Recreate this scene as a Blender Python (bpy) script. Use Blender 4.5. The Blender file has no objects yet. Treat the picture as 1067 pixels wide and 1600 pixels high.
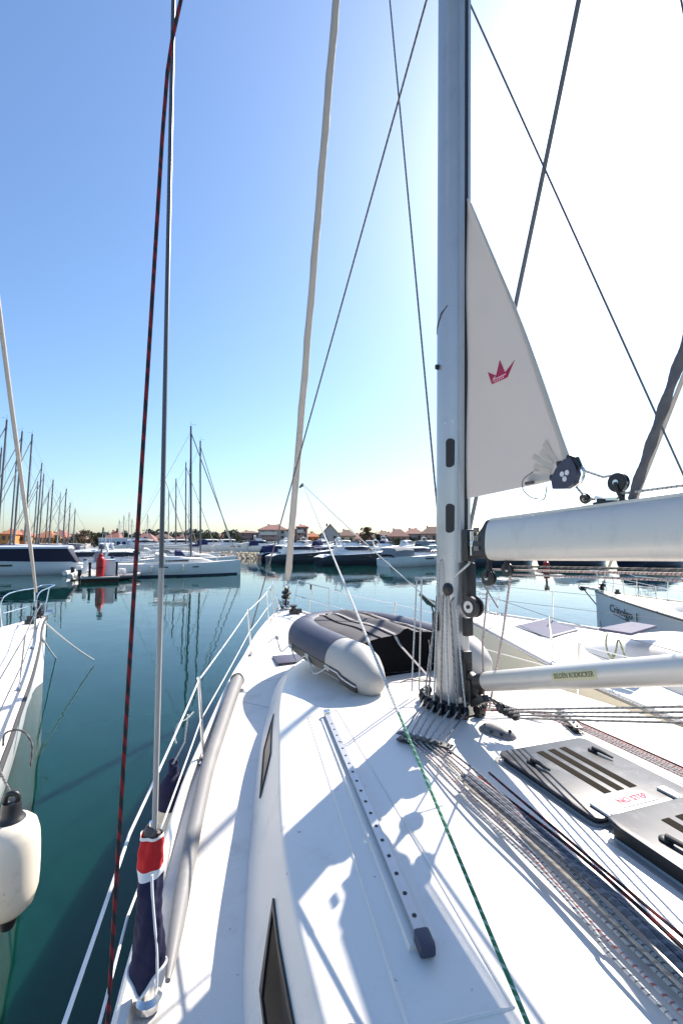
import bpy, bmesh, math, random
from mathutils import Vector, Matrix, Quaternion
random.seed(11)
scene = bpy.context.scene
COL = scene.collection
R = math.radians
PI = math.pi

# ------------------------------------------------------------------ camera
EYE = Vector((0, 0, 3.05))
FPX = 700.0
PITCH = math.atan(48 / 700)
cam = bpy.data.cameras.new('camera')
cam.sensor_fit = 'VERTICAL'
cam.sensor_height = 36
cam.lens = 36 * FPX / 1600
cam.clip_start = 0.05
cam.clip_end = 6000
co = bpy.data.objects.new('camera', cam)
COL.objects.link(co)
co.location = EYE
co.rotation_euler = (PI / 2 + PITCH, 0, 0)
scene.camera = co


def at(px, py, Y):
    """world point seen at photo pixel px,py when it stands Y metres ahead"""
    x = (px - 533.5) / FPX
    y = (800 - py) / FPX
    d = Vector((x, math.cos(PITCH) - y * math.sin(PITCH), math.sin(PITCH) + y * math.cos(PITCH)))
    return EYE + d * (Y / d.y)


def on_z(px, py, z):
    x = (px - 533.5) / FPX
    y = (800 - py) / FPX
    d = Vector((x, math.cos(PITCH) - y * math.sin(PITCH), math.sin(PITCH) + y * math.cos(PITCH)))
    return EYE + d * ((z - EYE.z) / d.z)


# ------------------------------------------------------------------ boat frame (x starboard, y forward, z up)
TH = R(18.5)
BM = Matrix.Translation((0.875, 3.647, 0)) @ Matrix.Rotation(TH, 4, 'Z')
BMI = BM.inverted()

# ------------------------------------------------------------------ materials
MATS = {}


def mat(name, col, rough=0.5, metal=0.0, var=0.06, vscale=6.0, bump=0.0, bscale=60.0, spec=None, coat=0.0, dirt=None, dirtscale=3.0, specks=None):
    if name in MATS:
        return MATS[name]
    m = bpy.data.materials.new(name)
    m.use_nodes = True
    nt = m.node_tree
    b = nt.nodes['Principled BSDF']
    b.inputs['Roughness'].default_value = rough
    b.inputs['Metallic'].default_value = metal
    if spec is not None:
        b.inputs['Specular IOR Level'].default_value = spec
    if coat:
        b.inputs['Coat Weight'].default_value = coat
        b.inputs['Coat Roughness'].default_value = 0.08
    tc = nt.nodes.new('ShaderNodeTexCoord')
    n = nt.nodes.new('ShaderNodeTexNoise')
    n.inputs['Scale'].default_value = vscale
    n.inputs['Detail'].default_value = 5
    nt.links.new(tc.outputs['Object'], n.inputs['Vector'])
    mix = nt.nodes.new('ShaderNodeMix')
    mix.data_type = 'RGBA'
    lo = [max(0, c * (1 - var)) for c in col[:3]] + [1]
    hi = [min(1, c * (1 + var)) for c in col[:3]] + [1]
    mix.inputs[6].default_value = lo
    mix.inputs[7].default_value = hi
    nt.links.new(n.outputs['Fac'], mix.inputs[0])
    out = mix.outputs[2]
    if dirt:
        n2 = nt.nodes.new('ShaderNodeTexNoise')
        n2.inputs['Scale'].default_value = dirtscale
        n2.inputs['Detail'].default_value = 8
        n2.inputs['Roughness'].default_value = 0.7
        nt.links.new(tc.outputs['Object'], n2.inputs['Vector'])
        rp = nt.nodes.new('ShaderNodeMapRange')
        rp.inputs[1].default_value = 0.52
        rp.inputs[2].default_value = 0.78
        nt.links.new(n2.outputs['Fac'], rp.inputs[0])
        mx = nt.nodes.new('ShaderNodeMix')
        mx.data_type = 'RGBA'
        mx.inputs[7].default_value = list(dirt[:3]) + [1]
        nt.links.new(out, mx.inputs[6])
        nt.links.new(rp.outputs[0], mx.inputs[0])
        out = mx.outputs[2]
    if specks:
        n4 = nt.nodes.new('ShaderNodeTexNoise')
        n4.inputs['Scale'].default_value = specks[1]
        n4.inputs['Detail'].default_value = 2
        nt.links.new(tc.outputs['Object'], n4.inputs['Vector'])
        r4 = nt.nodes.new('ShaderNodeMapRange')
        r4.inputs[1].default_value = 0.72
        r4.inputs[2].default_value = 0.79
        nt.links.new(n4.outputs['Fac'], r4.inputs[0])
        m4 = nt.nodes.new('ShaderNodeMix')
        m4.data_type = 'RGBA'
        m4.inputs[7].default_value = list(specks[0]) + [1]
        nt.links.new(out, m4.inputs[6])
        nt.links.new(r4.outputs[0], m4.inputs[0])
        out = m4.outputs[2]
    nt.links.new(out, b.inputs['Base Color'])
    rr = nt.nodes.new('ShaderNodeMapRange')
    rr.inputs[3].default_value = max(0.02, rough * 0.85)
    rr.inputs[4].default_value = min(1, rough * 1.2)
    nt.links.new(n.outputs['Fac'], rr.inputs[0])
    nt.links.new(rr.outputs[0], b.inputs['Roughness'])
    if bump:
        n3 = nt.nodes.new('ShaderNodeTexNoise')
        n3.inputs['Scale'].default_value = bscale
        n3.inputs['Detail'].default_value = 4
        nt.links.new(tc.outputs['Object'], n3.inputs['Vector'])
        bp = nt.nodes.new('ShaderNodeBump')
        bp.inputs['Strength'].default_value = bump
        bp.inputs['Distance'].default_value = 0.01
        nt.links.new(n3.outputs['Fac'], bp.inputs['Height'])
        nt.links.new(bp.outputs[0], b.inputs['Normal'])
    MATS[name] = m
    return m


def rope_mat(name, a, bcol, freq=14.0, duty=0.35, twist=1.0, rough=0.85, weave=90.0):
    """braided rope: fleck of second colour laid along the rope from its UV"""
    if name in MATS:
        return MATS[name]
    m = bpy.data.materials.new(name)
    m.use_nodes = True
    nt = m.node_tree
    b = nt.nodes['Principled BSDF']
    b.inputs['Roughness'].default_value = rough
    uv = nt.nodes.new('ShaderNodeUVMap')
    sp = nt.nodes.new('ShaderNodeSeparateXYZ')
    nt.links.new(uv.outputs[0], sp.inputs[0])

    def M(op, *ins):
        k = nt.nodes.new('ShaderNodeMath')
        k.operation = op
        for i, v in enumerate(ins):
            if isinstance(v, (int, float)):
                k.inputs[i].default_value = v
            else:
                nt.links.new(v, k.inputs[i])
        return k.outputs[0]
    nz = nt.nodes.new('ShaderNodeTexNoise')
    nz.noise_dimensions = '1D'
    nz.inputs['Scale'].default_value = 1.0
    nz.inputs['Detail'].default_value = 2
    nt.links.new(M('MULTIPLY', sp.outputs[0], freq * 0.4), nz.inputs['W'])
    ph = M('ADD', M('ADD', M('MULTIPLY', sp.outputs[0], freq), M('MULTIPLY', sp.outputs[1], twist)), M('MULTIPLY', nz.outputs[0], 1.6))
    fr = M('FRACT', ph)
    sel = M('LESS_THAN', fr, duty)
    mix = nt.nodes.new('ShaderNodeMix')
    mix.data_type = 'RGBA'
    mix.inputs[6].default_value = list(a) + [1]
    mix.inputs[7].default_value = list(bcol) + [1]
    nt.links.new(sel, mix.inputs[0])
    nt.links.new(mix.outputs[2], b.inputs['Base Color'])
    w1 = M('SINE', M('MULTIPLY', M('ADD', M('MULTIPLY', sp.outputs[0], weave), M('MULTIPLY', sp.outputs[1], 3.0)), 6.283))
    w2 = M('SINE', M('MULTIPLY', M('SUBTRACT', M('MULTIPLY', sp.outputs[0], weave), M('MULTIPLY', sp.outputs[1], 3.0)), 6.283))
    bp = nt.nodes.new('ShaderNodeBump')
    bp.inputs['Strength'].default_value = 0.5
    bp.inputs['Distance'].default_value = 0.002
    nt.links.new(M('MULTIPLY', w1, w2), bp.inputs['Height'])
    nt.links.new(bp.outputs[0], b.inputs['Normal'])
    MATS[name] = m
    return m


def cloth_mat(name, col, transl=0.35, rough=0.9):
    if name in MATS:
        return MATS[name]
    m = mat(name, col, rough, var=0.05, vscale=3, bump=0.25, bscale=25)
    nt = m.node_tree
    out = nt.nodes['Material Output']
    tr = nt.nodes.new('ShaderNodeBsdfTranslucent')
    tr.inputs['Color'].default_value = list(col[:3]) + [1]
    ms = nt.nodes.new('ShaderNodeMixShader')
    ms.inputs[0].default_value = transl
    nt.links.new(nt.nodes['Principled BSDF'].outputs[0], ms.inputs[1])
    nt.links.new(tr.outputs[0], ms.inputs[2])
    nt.links.new(ms.outputs[0], out.inputs['Surface'])
    return m


GEL = mat('gelcoat', (0.81, 0.765, 0.70), 0.36, var=0.02, vscale=2, dirt=(0.64, 0.60, 0.53), dirtscale=2.6, bump=0.03, bscale=9, specks=((0.30, 0.27, 0.22), 26))
GELD = mat('gelcoat_deck', (0.81, 0.765, 0.70), 0.5, var=0.03, vscale=3, bump=0.2, bscale=220, dirt=(0.62, 0.58, 0.51), dirtscale=3.1, specks=((0.32, 0.28, 0.22), 31))
HULL = mat('hull_white', (0.78, 0.78, 0.77), 0.25, var=0.03, vscale=1.5, dirt=(0.62, 0.62, 0.56), dirtscale=0.9, coat=0.3)
CREAMH = mat('hull_cream', (0.80, 0.72, 0.56), 0.3, var=0.03, vscale=1.5, dirt=(0.7, 0.62, 0.48), dirtscale=1.2)
NAVYH = mat('hull_navy', (0.012, 0.018, 0.045), 0.15, var=0.2, coat=0.5)
BLACKH = mat('hull_black', (0.05, 0.056, 0.072), 0.2, var=0.2, coat=0.4)
ANTI = mat('antifouling', (0.02, 0.03, 0.05), 0.8, var=0.3)
SPAR = mat('spar_aluminium', (0.66, 0.625, 0.57), 0.38, metal=0.35, var=0.05, vscale=3, dirt=(0.52, 0.51, 0.49), dirtscale=6)
ALU = mat('anodised_aluminium', (0.50, 0.50, 0.505), 0.33, metal=0.55, var=0.04, vscale=2, dirt=(0.43, 0.43, 0.43), dirtscale=5)
STEEL = mat('stainless_steel', (0.72, 0.72, 0.72), 0.18, metal=1.0, var=0.05)
WIRE = mat('rigging_wire', (0.10, 0.105, 0.115), 0.45, metal=0.5, var=0.1)
PALEW = mat('lifeline_cover', (0.75, 0.75, 0.74), 0.5, var=0.05)
BLK = mat('black_plastic', (0.018, 0.018, 0.02), 0.42, var=0.3, vscale=20, bump=0.1)
GRYP = mat('grey_plastic', (0.16, 0.155, 0.155), 0.5, var=0.1, vscale=25, bump=0.1)
RUB = mat('dark_rubber', (0.03, 0.03, 0.032), 0.7, var=0.3)
SEAL = mat('black_seal', (0.02, 0.02, 0.02), 0.6, var=0.2)
GLASS = mat('tinted_glass', (0.022, 0.019, 0.017), 0.25, var=0.3)
GLASS.node_tree.nodes['Principled BSDF'].inputs['Specular IOR Level'].default_value = 0.07
LENS = mat('hatch_acrylic', (0.026, 0.029, 0.04), 0.36, var=0.4, vscale=9, dirt=(0.16, 0.16, 0.17), dirtscale=6, spec=0.2)
GRIP = mat('grip_strip', (0.028, 0.023, 0.017), 0.95, var=0.3, bump=0.5, bscale=300, spec=0.05)
SAILM = cloth_mat('sail_cloth', (0.60, 0.575, 0.56), 0.42)
SAILW = cloth_mat('patch_tape', (0.66, 0.61, 0.54), 0.25)
GENOA = mat('headsail_cloth', (0.56, 0.49, 0.43), 0.85, var=0.1, vscale=4, bump=0.4, bscale=12)
CRIM = mat('crimson_print', (0.40, 0.018, 0.07), 0.7, var=0.08)
PINKP = mat('pale_pink_print', (0.85, 0.45, 0.52), 0.7, var=0.05)
NAVYC = mat('navy_canvas', (0.014, 0.014, 0.05), 0.9, var=0.25, vscale=12, bump=0.5, bscale=40)
REDC = mat('red_canvas', (0.52, 0.012, 0.015), 0.85, var=0.12, vscale=12, bump=0.4, bscale=50)
WHTC = mat('white_piping', (0.78, 0.78, 0.77), 0.8, var=0.05)
DPVC = mat('dinghy_grey', (0.42, 0.41, 0.385), 0.5, var=0.05, vscale=5, bump=0.08, bscale=20, dirt=(0.36, 0.35, 0.32), dirtscale=4)
DNAV = mat('dinghy_slate', (0.048, 0.052, 0.085), 0.55, var=0.12, vscale=6, bump=0.15, bscale=14)
DCOV = mat('cover_grey', (0.115, 0.105, 0.108), 0.85, var=0.12, vscale=5, bump=0.5, bscale=9)
DBLK = mat('cover_black', (0.006, 0.006, 0.007), 0.9, var=0.3, bump=0.3, bscale=12, spec=0.1)
WEBB = mat('webbing_grey', (0.36, 0.33, 0.32), 0.9, var=0.1, bump=0.5, bscale=150)
FEND = mat('fender_cream', (0.80, 0.715, 0.58), 0.42, var=0.05, vscale=3, dirt=(0.50, 0.42, 0.32), dirtscale=4.5, specks=((0.25, 0.2, 0.15), 30))
TUBEM = mat('tube_grey', (0.205, 0.20, 0.198), 0.55, var=0.06, vscale=4, bump=0.1, bscale=15, dirt=(0.3, 0.28, 0.27), dirtscale=5)
STKW = mat('sticker_white', (0.74, 0.73, 0.72), 0.7, var=0.03, spec=0.1)
STKY = mat('sticker_yellow', (0.62, 0.58, 0.36), 0.5, var=0.05)
INKO = mat('ink_olive', (0.10, 0.09, 0.015), 0.6, var=0.1)
INKR = mat('ink_red', (0.62, 0.14, 0.18), 0.8, var=0.1, spec=0.05)
INKK = mat('ink_black', (0.01, 0.01, 0.012), 0.5, var=0.1)
TAN = mat('bronze_tan', (0.40, 0.30, 0.19), 0.5, var=0.15)
REDP = mat('red_paint', (0.50, 0.012, 0.014), 0.4, var=0.1, vscale=4)
CONC = mat('concrete', (0.40, 0.38, 0.34), 0.9, var=0.15, vscale=2, bump=0.3, bscale=10)
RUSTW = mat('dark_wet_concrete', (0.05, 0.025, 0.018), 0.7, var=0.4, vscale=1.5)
LTGRN = rope_mat('rope_green', (0.03, 0.18, 0.10), (0.22, 0.40, 0.31), 30, 0.3)
LTWHT = rope_mat('rope_white_plain', (0.66, 0.66, 0.63), (0.45, 0.45, 0.42), 40, 0.3)
RP_RW = rope_mat('rope_white_red', (0.58, 0.53, 0.50), (0.40, 0.14, 0.12), 45, 0.3)
RP_KW = rope_mat('rope_white_black', (0.55, 0.53, 0.50), (0.16, 0.15, 0.16), 45, 0.25)
RP_KR = rope_mat('rope_black_red', (0.022, 0.016, 0.02), (0.20, 0.012, 0.018), 14, 0.45, twist=1.0)
RP_BLU = rope_mat('rope_slate', (0.11, 0.118, 0.14), (0.19, 0.20, 0.225), 24, 0.35)
RP_TAN = rope_mat('rope_tan', (0.46, 0.40, 0.33), (0.30, 0.25, 0.20), 24, 0.3)
RP_DK = rope_mat('rope_dark', (0.10, 0.09, 0.085), (0.22, 0.2, 0.19), 20, 0.4)
RP_GRY = rope_mat('rope_grey', (0.36, 0.35, 0.33), (0.22, 0.21, 0.2), 20, 0.4)


# ------------------------------------------------------------------ mesh builder
class MB:
    def __init__(self):
        self.v = []
        self.f = []
        self.uv = []
        self.mi = []
        self.cur = 0

    def add(self, vs, fs, uvs=None):
        o = len(self.v)
        self.v += [Vector(p) for p in vs]
        for i, f in enumerate(fs):
            self.f.append([o + k for k in f])
            self.uv.append(uvs[i] if uvs else [(0, 0)] * len(f))
            self.mi.append(self.cur)
        return self

    def box(self, c, s, rot=None, ch=0.0):
        c = Vector(c)
        hx, hy, hz = s[0] / 2, s[1] / 2, s[2] / 2
        bm = bmesh.new()
        bmesh.ops.create_cube(bm, size=1)
        for v in bm.verts:
            v.co = Vector((v.co.x * s[0], v.co.y * s[1], v.co.z * s[2]))
        if ch:
            bmesh.ops.bevel(bm, geom=bm.edges[:], offset=min(ch, 0.45 * min(s)), segments=2, affect='EDGES', profile=0.6)
        if rot is not None:
            Rm = rot if isinstance(rot, Matrix) else Matrix.Rotation(rot, 4, 'Z')
            for v in bm.verts:
                v.co = Rm @ v.co
        bm.verts.index_update()
        self.add([v.co + c for v in bm.verts], [[v.index for v in f.verts] for f in bm.faces])
        bm.free()
        return self

    def tube(self, pts, r, n=8, cap=True, closed=False):
        pts = [Vector(p) for p in pts]
        m = len(pts)
        rs = r if isinstance(r, (list, tuple)) else [r] * m
        T = []
        for i in range(m):
            a = pts[max(0, i - 1)]
            b = pts[min(m - 1, i + 1)]
            if closed:
                a = pts[(i - 1) % m]
                b = pts[(i + 1) % m]
            d = (b - a)
            T.append(d.normalized() if d.length > 1e-9 else Vector((0, 0, 1)))
        up = Vector((0, 0, 1)) if abs(T[0].z) < 0.9 else Vector((1, 0, 0))
        N = (up - T[0] * up.dot(T[0])).normalized()
        vs = []
        L = [0.0]
        for i in range(m):
            if i:
                q = T[i - 1].rotation_difference(T[i])
                N = (q @ N)
                N = (N - T[i] * N.dot(T[i])).normalized()
                L.append(L[-1] + (pts[i] - pts[i - 1]).length)
            B = T[i].cross(N)
            for k in range(n):
                a = 2 * PI * k / n
                vs.append(pts[i] + (N * math.cos(a) + B * math.sin(a)) * rs[i])
        fs = []
        uvs = []
        mm = m if closed else m - 1
        for i in range(mm):
            j = (i + 1) % m
            for k in range(n):
                k2 = (k + 1) % n
                fs.append([i * n + k, i * n + k2, j * n + k2, j * n + k])
                l1 = L[i + 1] if i + 1 < m else L[i] + 0.05
                uvs.append([(L[i], k / n), (L[i], (k + 1) / n), (l1, (k + 1) / n), (l1, k / n)])
        if cap and not closed:
            fs.append(list(range(n))[::-1])
            uvs.append([(0, 0)] * n)
            fs.append([(m - 1) * n + k for k in range(n)])
            uvs.append([(0, 0)] * n)
        return self.add(vs, fs, uvs)

    def loft(self, rings, closed=True, cap=True):
        n = len(rings[0])
        vs = [p for r in rings for p in r]
        fs = []
        for i in range(len(rings) - 1):
            for k in range(n if closed else n - 1):
                k2 = (k + 1) % n
                fs.append([i * n + k, i * n + k2, (i + 1) * n + k2, (i + 1) * n + k])
        if cap and closed:
            fs.append(list(range(n))[::-1])
            fs.append([(len(rings) - 1) * n + k for k in range(n)])
        return self.add(vs, fs)

    def lathe(self, prof, o, ax, n=16):
        """prof: (radius, distance along ax)"""
        o = Vector(o)
        ax = Vector(ax).normalized()
        up = Vector((0, 0, 1)) if abs(ax.z) < 0.9 else Vector((1, 0, 0))
        N = (up - ax * up.dot(ax)).normalized()
        B = ax.cross(N)
        rings = [[o + ax * h + (N * math.cos(2 * PI * k / n) + B * math.sin(2 * PI * k / n)) * r for k in range(n)] for r, h in prof]
        return self.loft(rings)

    def sheet(self, pts, t, nrm=None):
        """flat outline of points given thickness t along its normal"""
        pts = [Vector(p) for p in pts]
        if nrm is None:
            nrm = (pts[1] - pts[0]).cross(pts[2] - pts[0])
        nrm = Vector(nrm).normalized() * t
        n = len(pts)
        vs = pts + [p + nrm for p in pts]
        fs = [list(range(n))[::-1], [n + k for k in range(n)]]
        for k in range(n):
            k2 = (k + 1) % n
            fs.append([k, k2, n + k2, n + k])
        return self.add(vs, fs)

    def mesh(self, name, m, xf=None, ang=38):
        me = bpy.data.meshes.new(name)
        vs = [xf @ p for p in self.v] if xf is not None else self.v
        me.from_pydata([tuple(p) for p in vs], [], self.f)
        ul = me.uv_layers.new(name='UVMap')
        flat = [c for fu in self.uv for uvp in fu for c in uvp]
        ul.data.foreach_set('uv', flat)
        for mm in (m if isinstance(m, (list, tuple)) else [m]):
            me.materials.append(mm)
        me.polygons.foreach_set('material_index', self.mi)
        me.validate()
        bm = bmesh.new()
        bm.from_mesh(me)
        bmesh.ops.recalc_face_normals(bm, faces=bm.faces[:])
        bm.to_mesh(me)
        bm.free()
        me.polygons.foreach_set('use_smooth', [True] * len(me.polygons))
        me.set_sharp_from_angle(angle=R(ang))
        me.update()
        return me

    def part(self, name, m, parent, xf=None, ang=38, label=None):
        o = bpy.data.objects.new(name, self.mesh(name, m, xf, ang))
        COL.objects.link(o)
        o.parent = parent
        if label:
            o['label'] = label
        return o

    def top(self, name, m, label, cat, group=None, xf=None, kind=None, ang=38):
        if xf is not None:
            self.v = [xf @ p for p in self.v]
        xs = [p.x for p in self.v]
        ys = [p.y for p in self.v]
        zs = [p.z for p in self.v]
        org = Vector(((min(xs) + max(xs)) / 2, (min(ys) + max(ys)) / 2, min(zs)))
        self.v = [p - org for p in self.v]
        o = bpy.data.objects.new(name, self.mesh(name, m, None, ang))
        COL.objects.link(o)
        o.location = org
        tag(o, label, cat, group, kind)
        return o


def tag(o, label=None, cat=None, group=None, kind=None):
    if label:
        o['label'] = label
    if cat:
        o['category'] = cat
    if group:
        o['group'] = group
    if kind:
        o['kind'] = kind
    return o


def thing(name, label, cat, loc=(0, 0, 0), rz=0.0, group=None):
    o = bpy.data.objects.new(name, None)
    COL.objects.link(o)
    o.empty_display_size = 0.2
    o.location = loc
    o.rotation_euler = (0, 0, rz)
    return tag(o, label, cat, group)


def copy_tree(o, parent=None):
    c = o.copy()
    COL.objects.link(c)
    c.parent = parent
    for ch in list(o.children):
        copy_tree(ch, c)
    return c


def text(body, size, M, m, parent, name='lettering', ext=0.0008, shear=0.0, sx=1.0):
    cu = bpy.data.curves.new(name, 'FONT')
    cu.body = body
    cu.size = size
    cu.extrude = ext
    cu.shear = shear
    cu.align_x = 'CENTER'
    cu.align_y = 'CENTER'
    cu.resolution_u = 3
    tmp = bpy.data.objects.new(name, cu)
    COL.objects.link(tmp)
    bpy.context.view_layer.update()
    dg = bpy.context.evaluated_depsgraph_get()
    me = bpy.data.meshes.new_from_object(tmp.evaluated_get(dg))
    bpy.data.objects.remove(tmp)
    me.transform(M @ Matrix.Diagonal((sx, 1, 1, 1)))
    me.materials.clear()
    me.materials.append(m)
    o = bpy.data.objects.new(name, me)
    COL.objects.link(o)
    o.parent = parent
    return o


def frame(o, x, y):
    """matrix with origin o, x axis x, y axis y"""
    x = Vector(x).normalized()
    y = Vector(y)
    y = (y - x * y.dot(x)).normalized()
    z = x.cross(y)
    M = Matrix.Identity(4)
    for i in range(3):
        M[i][0] = x[i]
        M[i][1] = y[i]
        M[i][2] = z[i]
        M[i][3] = o[i]
    return M


def curve(tab, u):
    """smooth interpolation through (u, a, b, ...) rows sorted by u"""
    if u <= tab[0][0]:
        return list(tab[0][1:])
    if u >= tab[-1][0]:
        return list(tab[-1][1:])
    i = 0
    while tab[i + 1][0] < u:
        i += 1
    p1, p2 = tab[i], tab[i + 1]
    p0 = tab[i - 1] if i else p1
    p3 = tab[i + 2] if i + 2 < len(tab) else p2
    h = p2[0] - p1[0]
    t = (u - p1[0]) / h
    res = []
    for k in range(1, len(p1)):
        m1 = (p2[k] - p0[k]) / max(1e-6, p2[0] - p0[0]) * h
        m2 = (p3[k] - p1[k]) / max(1e-6, p3[0] - p1[0]) * h
        res.append((2 * t**3 - 3 * t * t + 1) * p1[k] + (t**3 - 2 * t * t + t) * m1 + (-2 * t**3 + 3 * t * t) * p2[k] + (t**3 - t * t) * m2)
    return res


def spline(pts, n=8):
    pts = [Vector(p) for p in pts]
    tab = [(i, p.x, p.y, p.z) for i, p in enumerate(pts)]
    N = (len(pts) - 1) * n
    return [Vector(curve(tab, i / n)) for i in range(N + 1)]


def sag(a, b, d=0.0, n=12, side=(0, 0, 0)):
    a, b = Vector(a), Vector(b)
    side = Vector(side)
    return [a.lerp(b, i / n) + (Vector((0, 0, -d)) + side) * (4 * (i / n) * (1 - i / n)) for i in range(n + 1)]


# ------------------------------------------------------------------ world and light
SUN_AZ = R(35.3)
SUN_EL = R(40.4)
w = bpy.data.worlds.new('World')
scene.world = w
w.use_nodes = True
nt = w.node_tree
bg = nt.nodes['Background']
sky = nt.nodes.new('ShaderNodeTexSky')
sky.sky_type = 'NISHITA'
sky.sun_disc = False
sky.sun_elevation = SUN_EL
sky.sun_rotation = SUN_AZ
sky.altitude = 0
sky.air_density = 1.25
sky.dust_density = 0.95
sky.ozone_density = 7.0
nt.links.new(sky.outputs[0], bg.inputs['Color'])
bg.inputs['Strength'].default_value = 0.098
sl = bpy.data.lights.new('sun', 'SUN')
sl.energy = 4.6
sl.angle = R(0.53)
sl.color = (1.0, 0.92, 0.82)
so = bpy.data.objects.new('sun', sl)
COL.objects.link(so)
so.location = (20, 30, 40)
SD = Vector((math.sin(SUN_AZ) * math.cos(SUN_EL), math.cos(SUN_AZ) * math.cos(SUN_EL), math.sin(SUN_EL)))
so.rotation_euler = (-SD).to_track_quat('-Z', 'Y').to_euler()
scene.view_settings.view_transform = 'Standard'
scene.view_settings.look = 'None'
scene.view_settings.gamma = 1
scene.view_settings.exposure = 1.08
scene.render.engine = 'CYCLES'
scene.cycles.use_denoising = True
scene.cycles.max_bounces = 8
scene.cycles.caustics_reflective = False
scene.cycles.caustics_refractive = False

# ------------------------------------------------------------------ water and shore
wm = bpy.data.materials.new('harbour_water')
wm.use_nodes = True
nt = wm.node_tree
b = nt.nodes['Principled BSDF']
b.inputs['IOR'].default_value = 1.33
b.inputs['Roughness'].default_value = 0.015
tc = nt.nodes.new('ShaderNodeTexCoord')
n0 = nt.nodes.new('ShaderNodeTexNoise')
n0.inputs['Scale'].default_value = 0.35
n0.inputs['Detail'].default_value = 3
nt.links.new(tc.outputs['Object'], n0.inputs['Vector'])
mx = nt.nodes.new('ShaderNodeMix')
mx.data_type = 'RGBA'
mx.inputs[6].default_value = (0.0015, 0.023, 0.0195, 1)
mx.inputs[7].default_value = (0.003, 0.034, 0.029, 1)
b.inputs['Subsurface Weight'].default_value = 1.0
b.inputs['Subsurface Radius'].default_value = (1.0, 1.6, 1.6)
b.inputs['Subsurface Scale'].default_value = 1.0
nt.links.new(n0.outputs['Fac'], mx.inputs[0])
nt.links.new(mx.outputs[2], b.inputs['Base Color'])
n1 = nt.nodes.new('ShaderNodeTexNoise')
n1.inputs['Scale'].default_value = 0.9
n1.inputs['Detail'].default_value = 2
n1.inputs['Distortion'].default_value = 0.4
n2 = nt.nodes.new('ShaderNodeTexNoise')
n2.inputs['Scale'].default_value = 4.0
n2.inputs['Detail'].default_value = 2
for q in (n1, n2):
    nt.links.new(tc.outputs['Object'], q.inputs['Vector'])
ad = nt.nodes.new('ShaderNodeMath')
ad.operation = 'MULTIPLY_ADD'
ad.inputs[1].default_value = 0.10
nt.links.new(n2.outputs['Fac'], ad.inputs[0])
nt.links.new(n1.outputs['Fac'], ad.inputs[2])
bp = nt.nodes.new('ShaderNodeBump')
bp.inputs['Strength'].default_value = 1.0
bp.inputs['Distance'].default_value = 0.0075
nt.links.new(ad.outputs[0], bp.inputs['Height'])
nt.links.new(bp.outputs[0], b.inputs['Normal'])
mb = MB()
mb.add([(x, y, z) for z in (0, -12) for x, y in ((-1500, -60), (1500, -60), (1500, 3000), (-1500, 3000))], [[0, 1, 2, 3], [4, 5, 6, 7], [0, 1, 5, 4], [1, 2, 6, 5], [2, 3, 7, 6], [3, 0, 4, 7]])
tag(mb.part('water', wm, None), 'calm teal harbour water', None, kind='structure')

GRND = mat('shore_earth', (0.20, 0.18, 0.14), 0.95, var=0.25, vscale=0.3, dirt=(0.09, 0.10, 0.05), dirtscale=0.2)
mb = MB()
edge = [(-900, 150), (-130, 124), (-62, 118), (-40, 108), (-28, 92), (-12, 90), (0, 98), (30, 104), (120, 112), (900, 150)]
vs = [(x, y, 1.0) for x, y in edge] + [(x * (1 if abs(x) > 500 else 1.6), 2600, 1.4) for x, y in edge]
vs += [(x, y - 0.6, -1.0) for x, y in edge]
n = len(edge)
fs = [[i, i + 1, n + i + 1, n + i] for i in range(n - 1)] + [[2 * n + i, 2 * n + i + 1, i + 1, i] for i in range(n - 1)]
mb.add(vs, fs)
tag(mb.part('shore_ground', GRND, None), 'low far shore behind the marina', None, kind='structure')


# ------------------------------------------------------------------ yacht hulls
def hull_meshes(tab, u0, u1, n=40, wl=0.93, rim=0.06, drop=0.035, camber=0.05, boot=0.0, stem=0.35):
    """hull shell and deck of a yacht; tab rows (u, half beam, sheer height), bow at u1"""
    H, D = MB(), MB()
    hr, dr = [], []
    for i in range(n + 1):
        t = i / n
        u = u0 + (u1 - u0) * (1 - (1 - t) ** 1.5)
        hb, zs = curve(tab, u)
        hw = max(0.012, curve(tab, min(u1, u + stem))[0] * wl - (0.02 if u > u1 - 1 else 0))
        hm = max(0.015, 0.5 * (hb + hw) + 0.02 * hb)
        half = [(hb, zs), (hb * 1.0 + 0.004, zs - 0.06), (hm, zs * 0.55), (hw, 0.12), (hw * 0.93, -0.05), (hw * 0.5, -0.4), (0.0, -0.55)]
        ring = [Vector((-x, u, z)) for x, z in half] + [Vector((x, u, z)) for x, z in half[-2::-1]]
        hr.append(ring)
        ri = min(rim, hb * 0.5)
        pr = [(hb, zs), (hb - ri * 0.25, zs + 0.012), (hb - ri * 0.8, zs + 0.012), (hb - ri, zs - drop)]
        inner = hb - ri
        row = [Vector((-x, u, z)) for x, z in pr]
        for k in range(1, 12):
            s = -inner + 2 * inner * k / 12
            row.append(Vector((s, u, zs - drop + camber * (1 - (s / max(inner, 0.01)) ** 2))))
        row += [Vector((x, u, z)) for x, z in pr[::-1]]
        dr.append(row)
    H.loft(hr, closed=False, cap=False)
    k = len(H.v)
    r0 = hr[0]
    H.add(r0, [list(range(len(r0)))])
    D.loft(dr, closed=False, cap=False)
    return H, D


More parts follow.
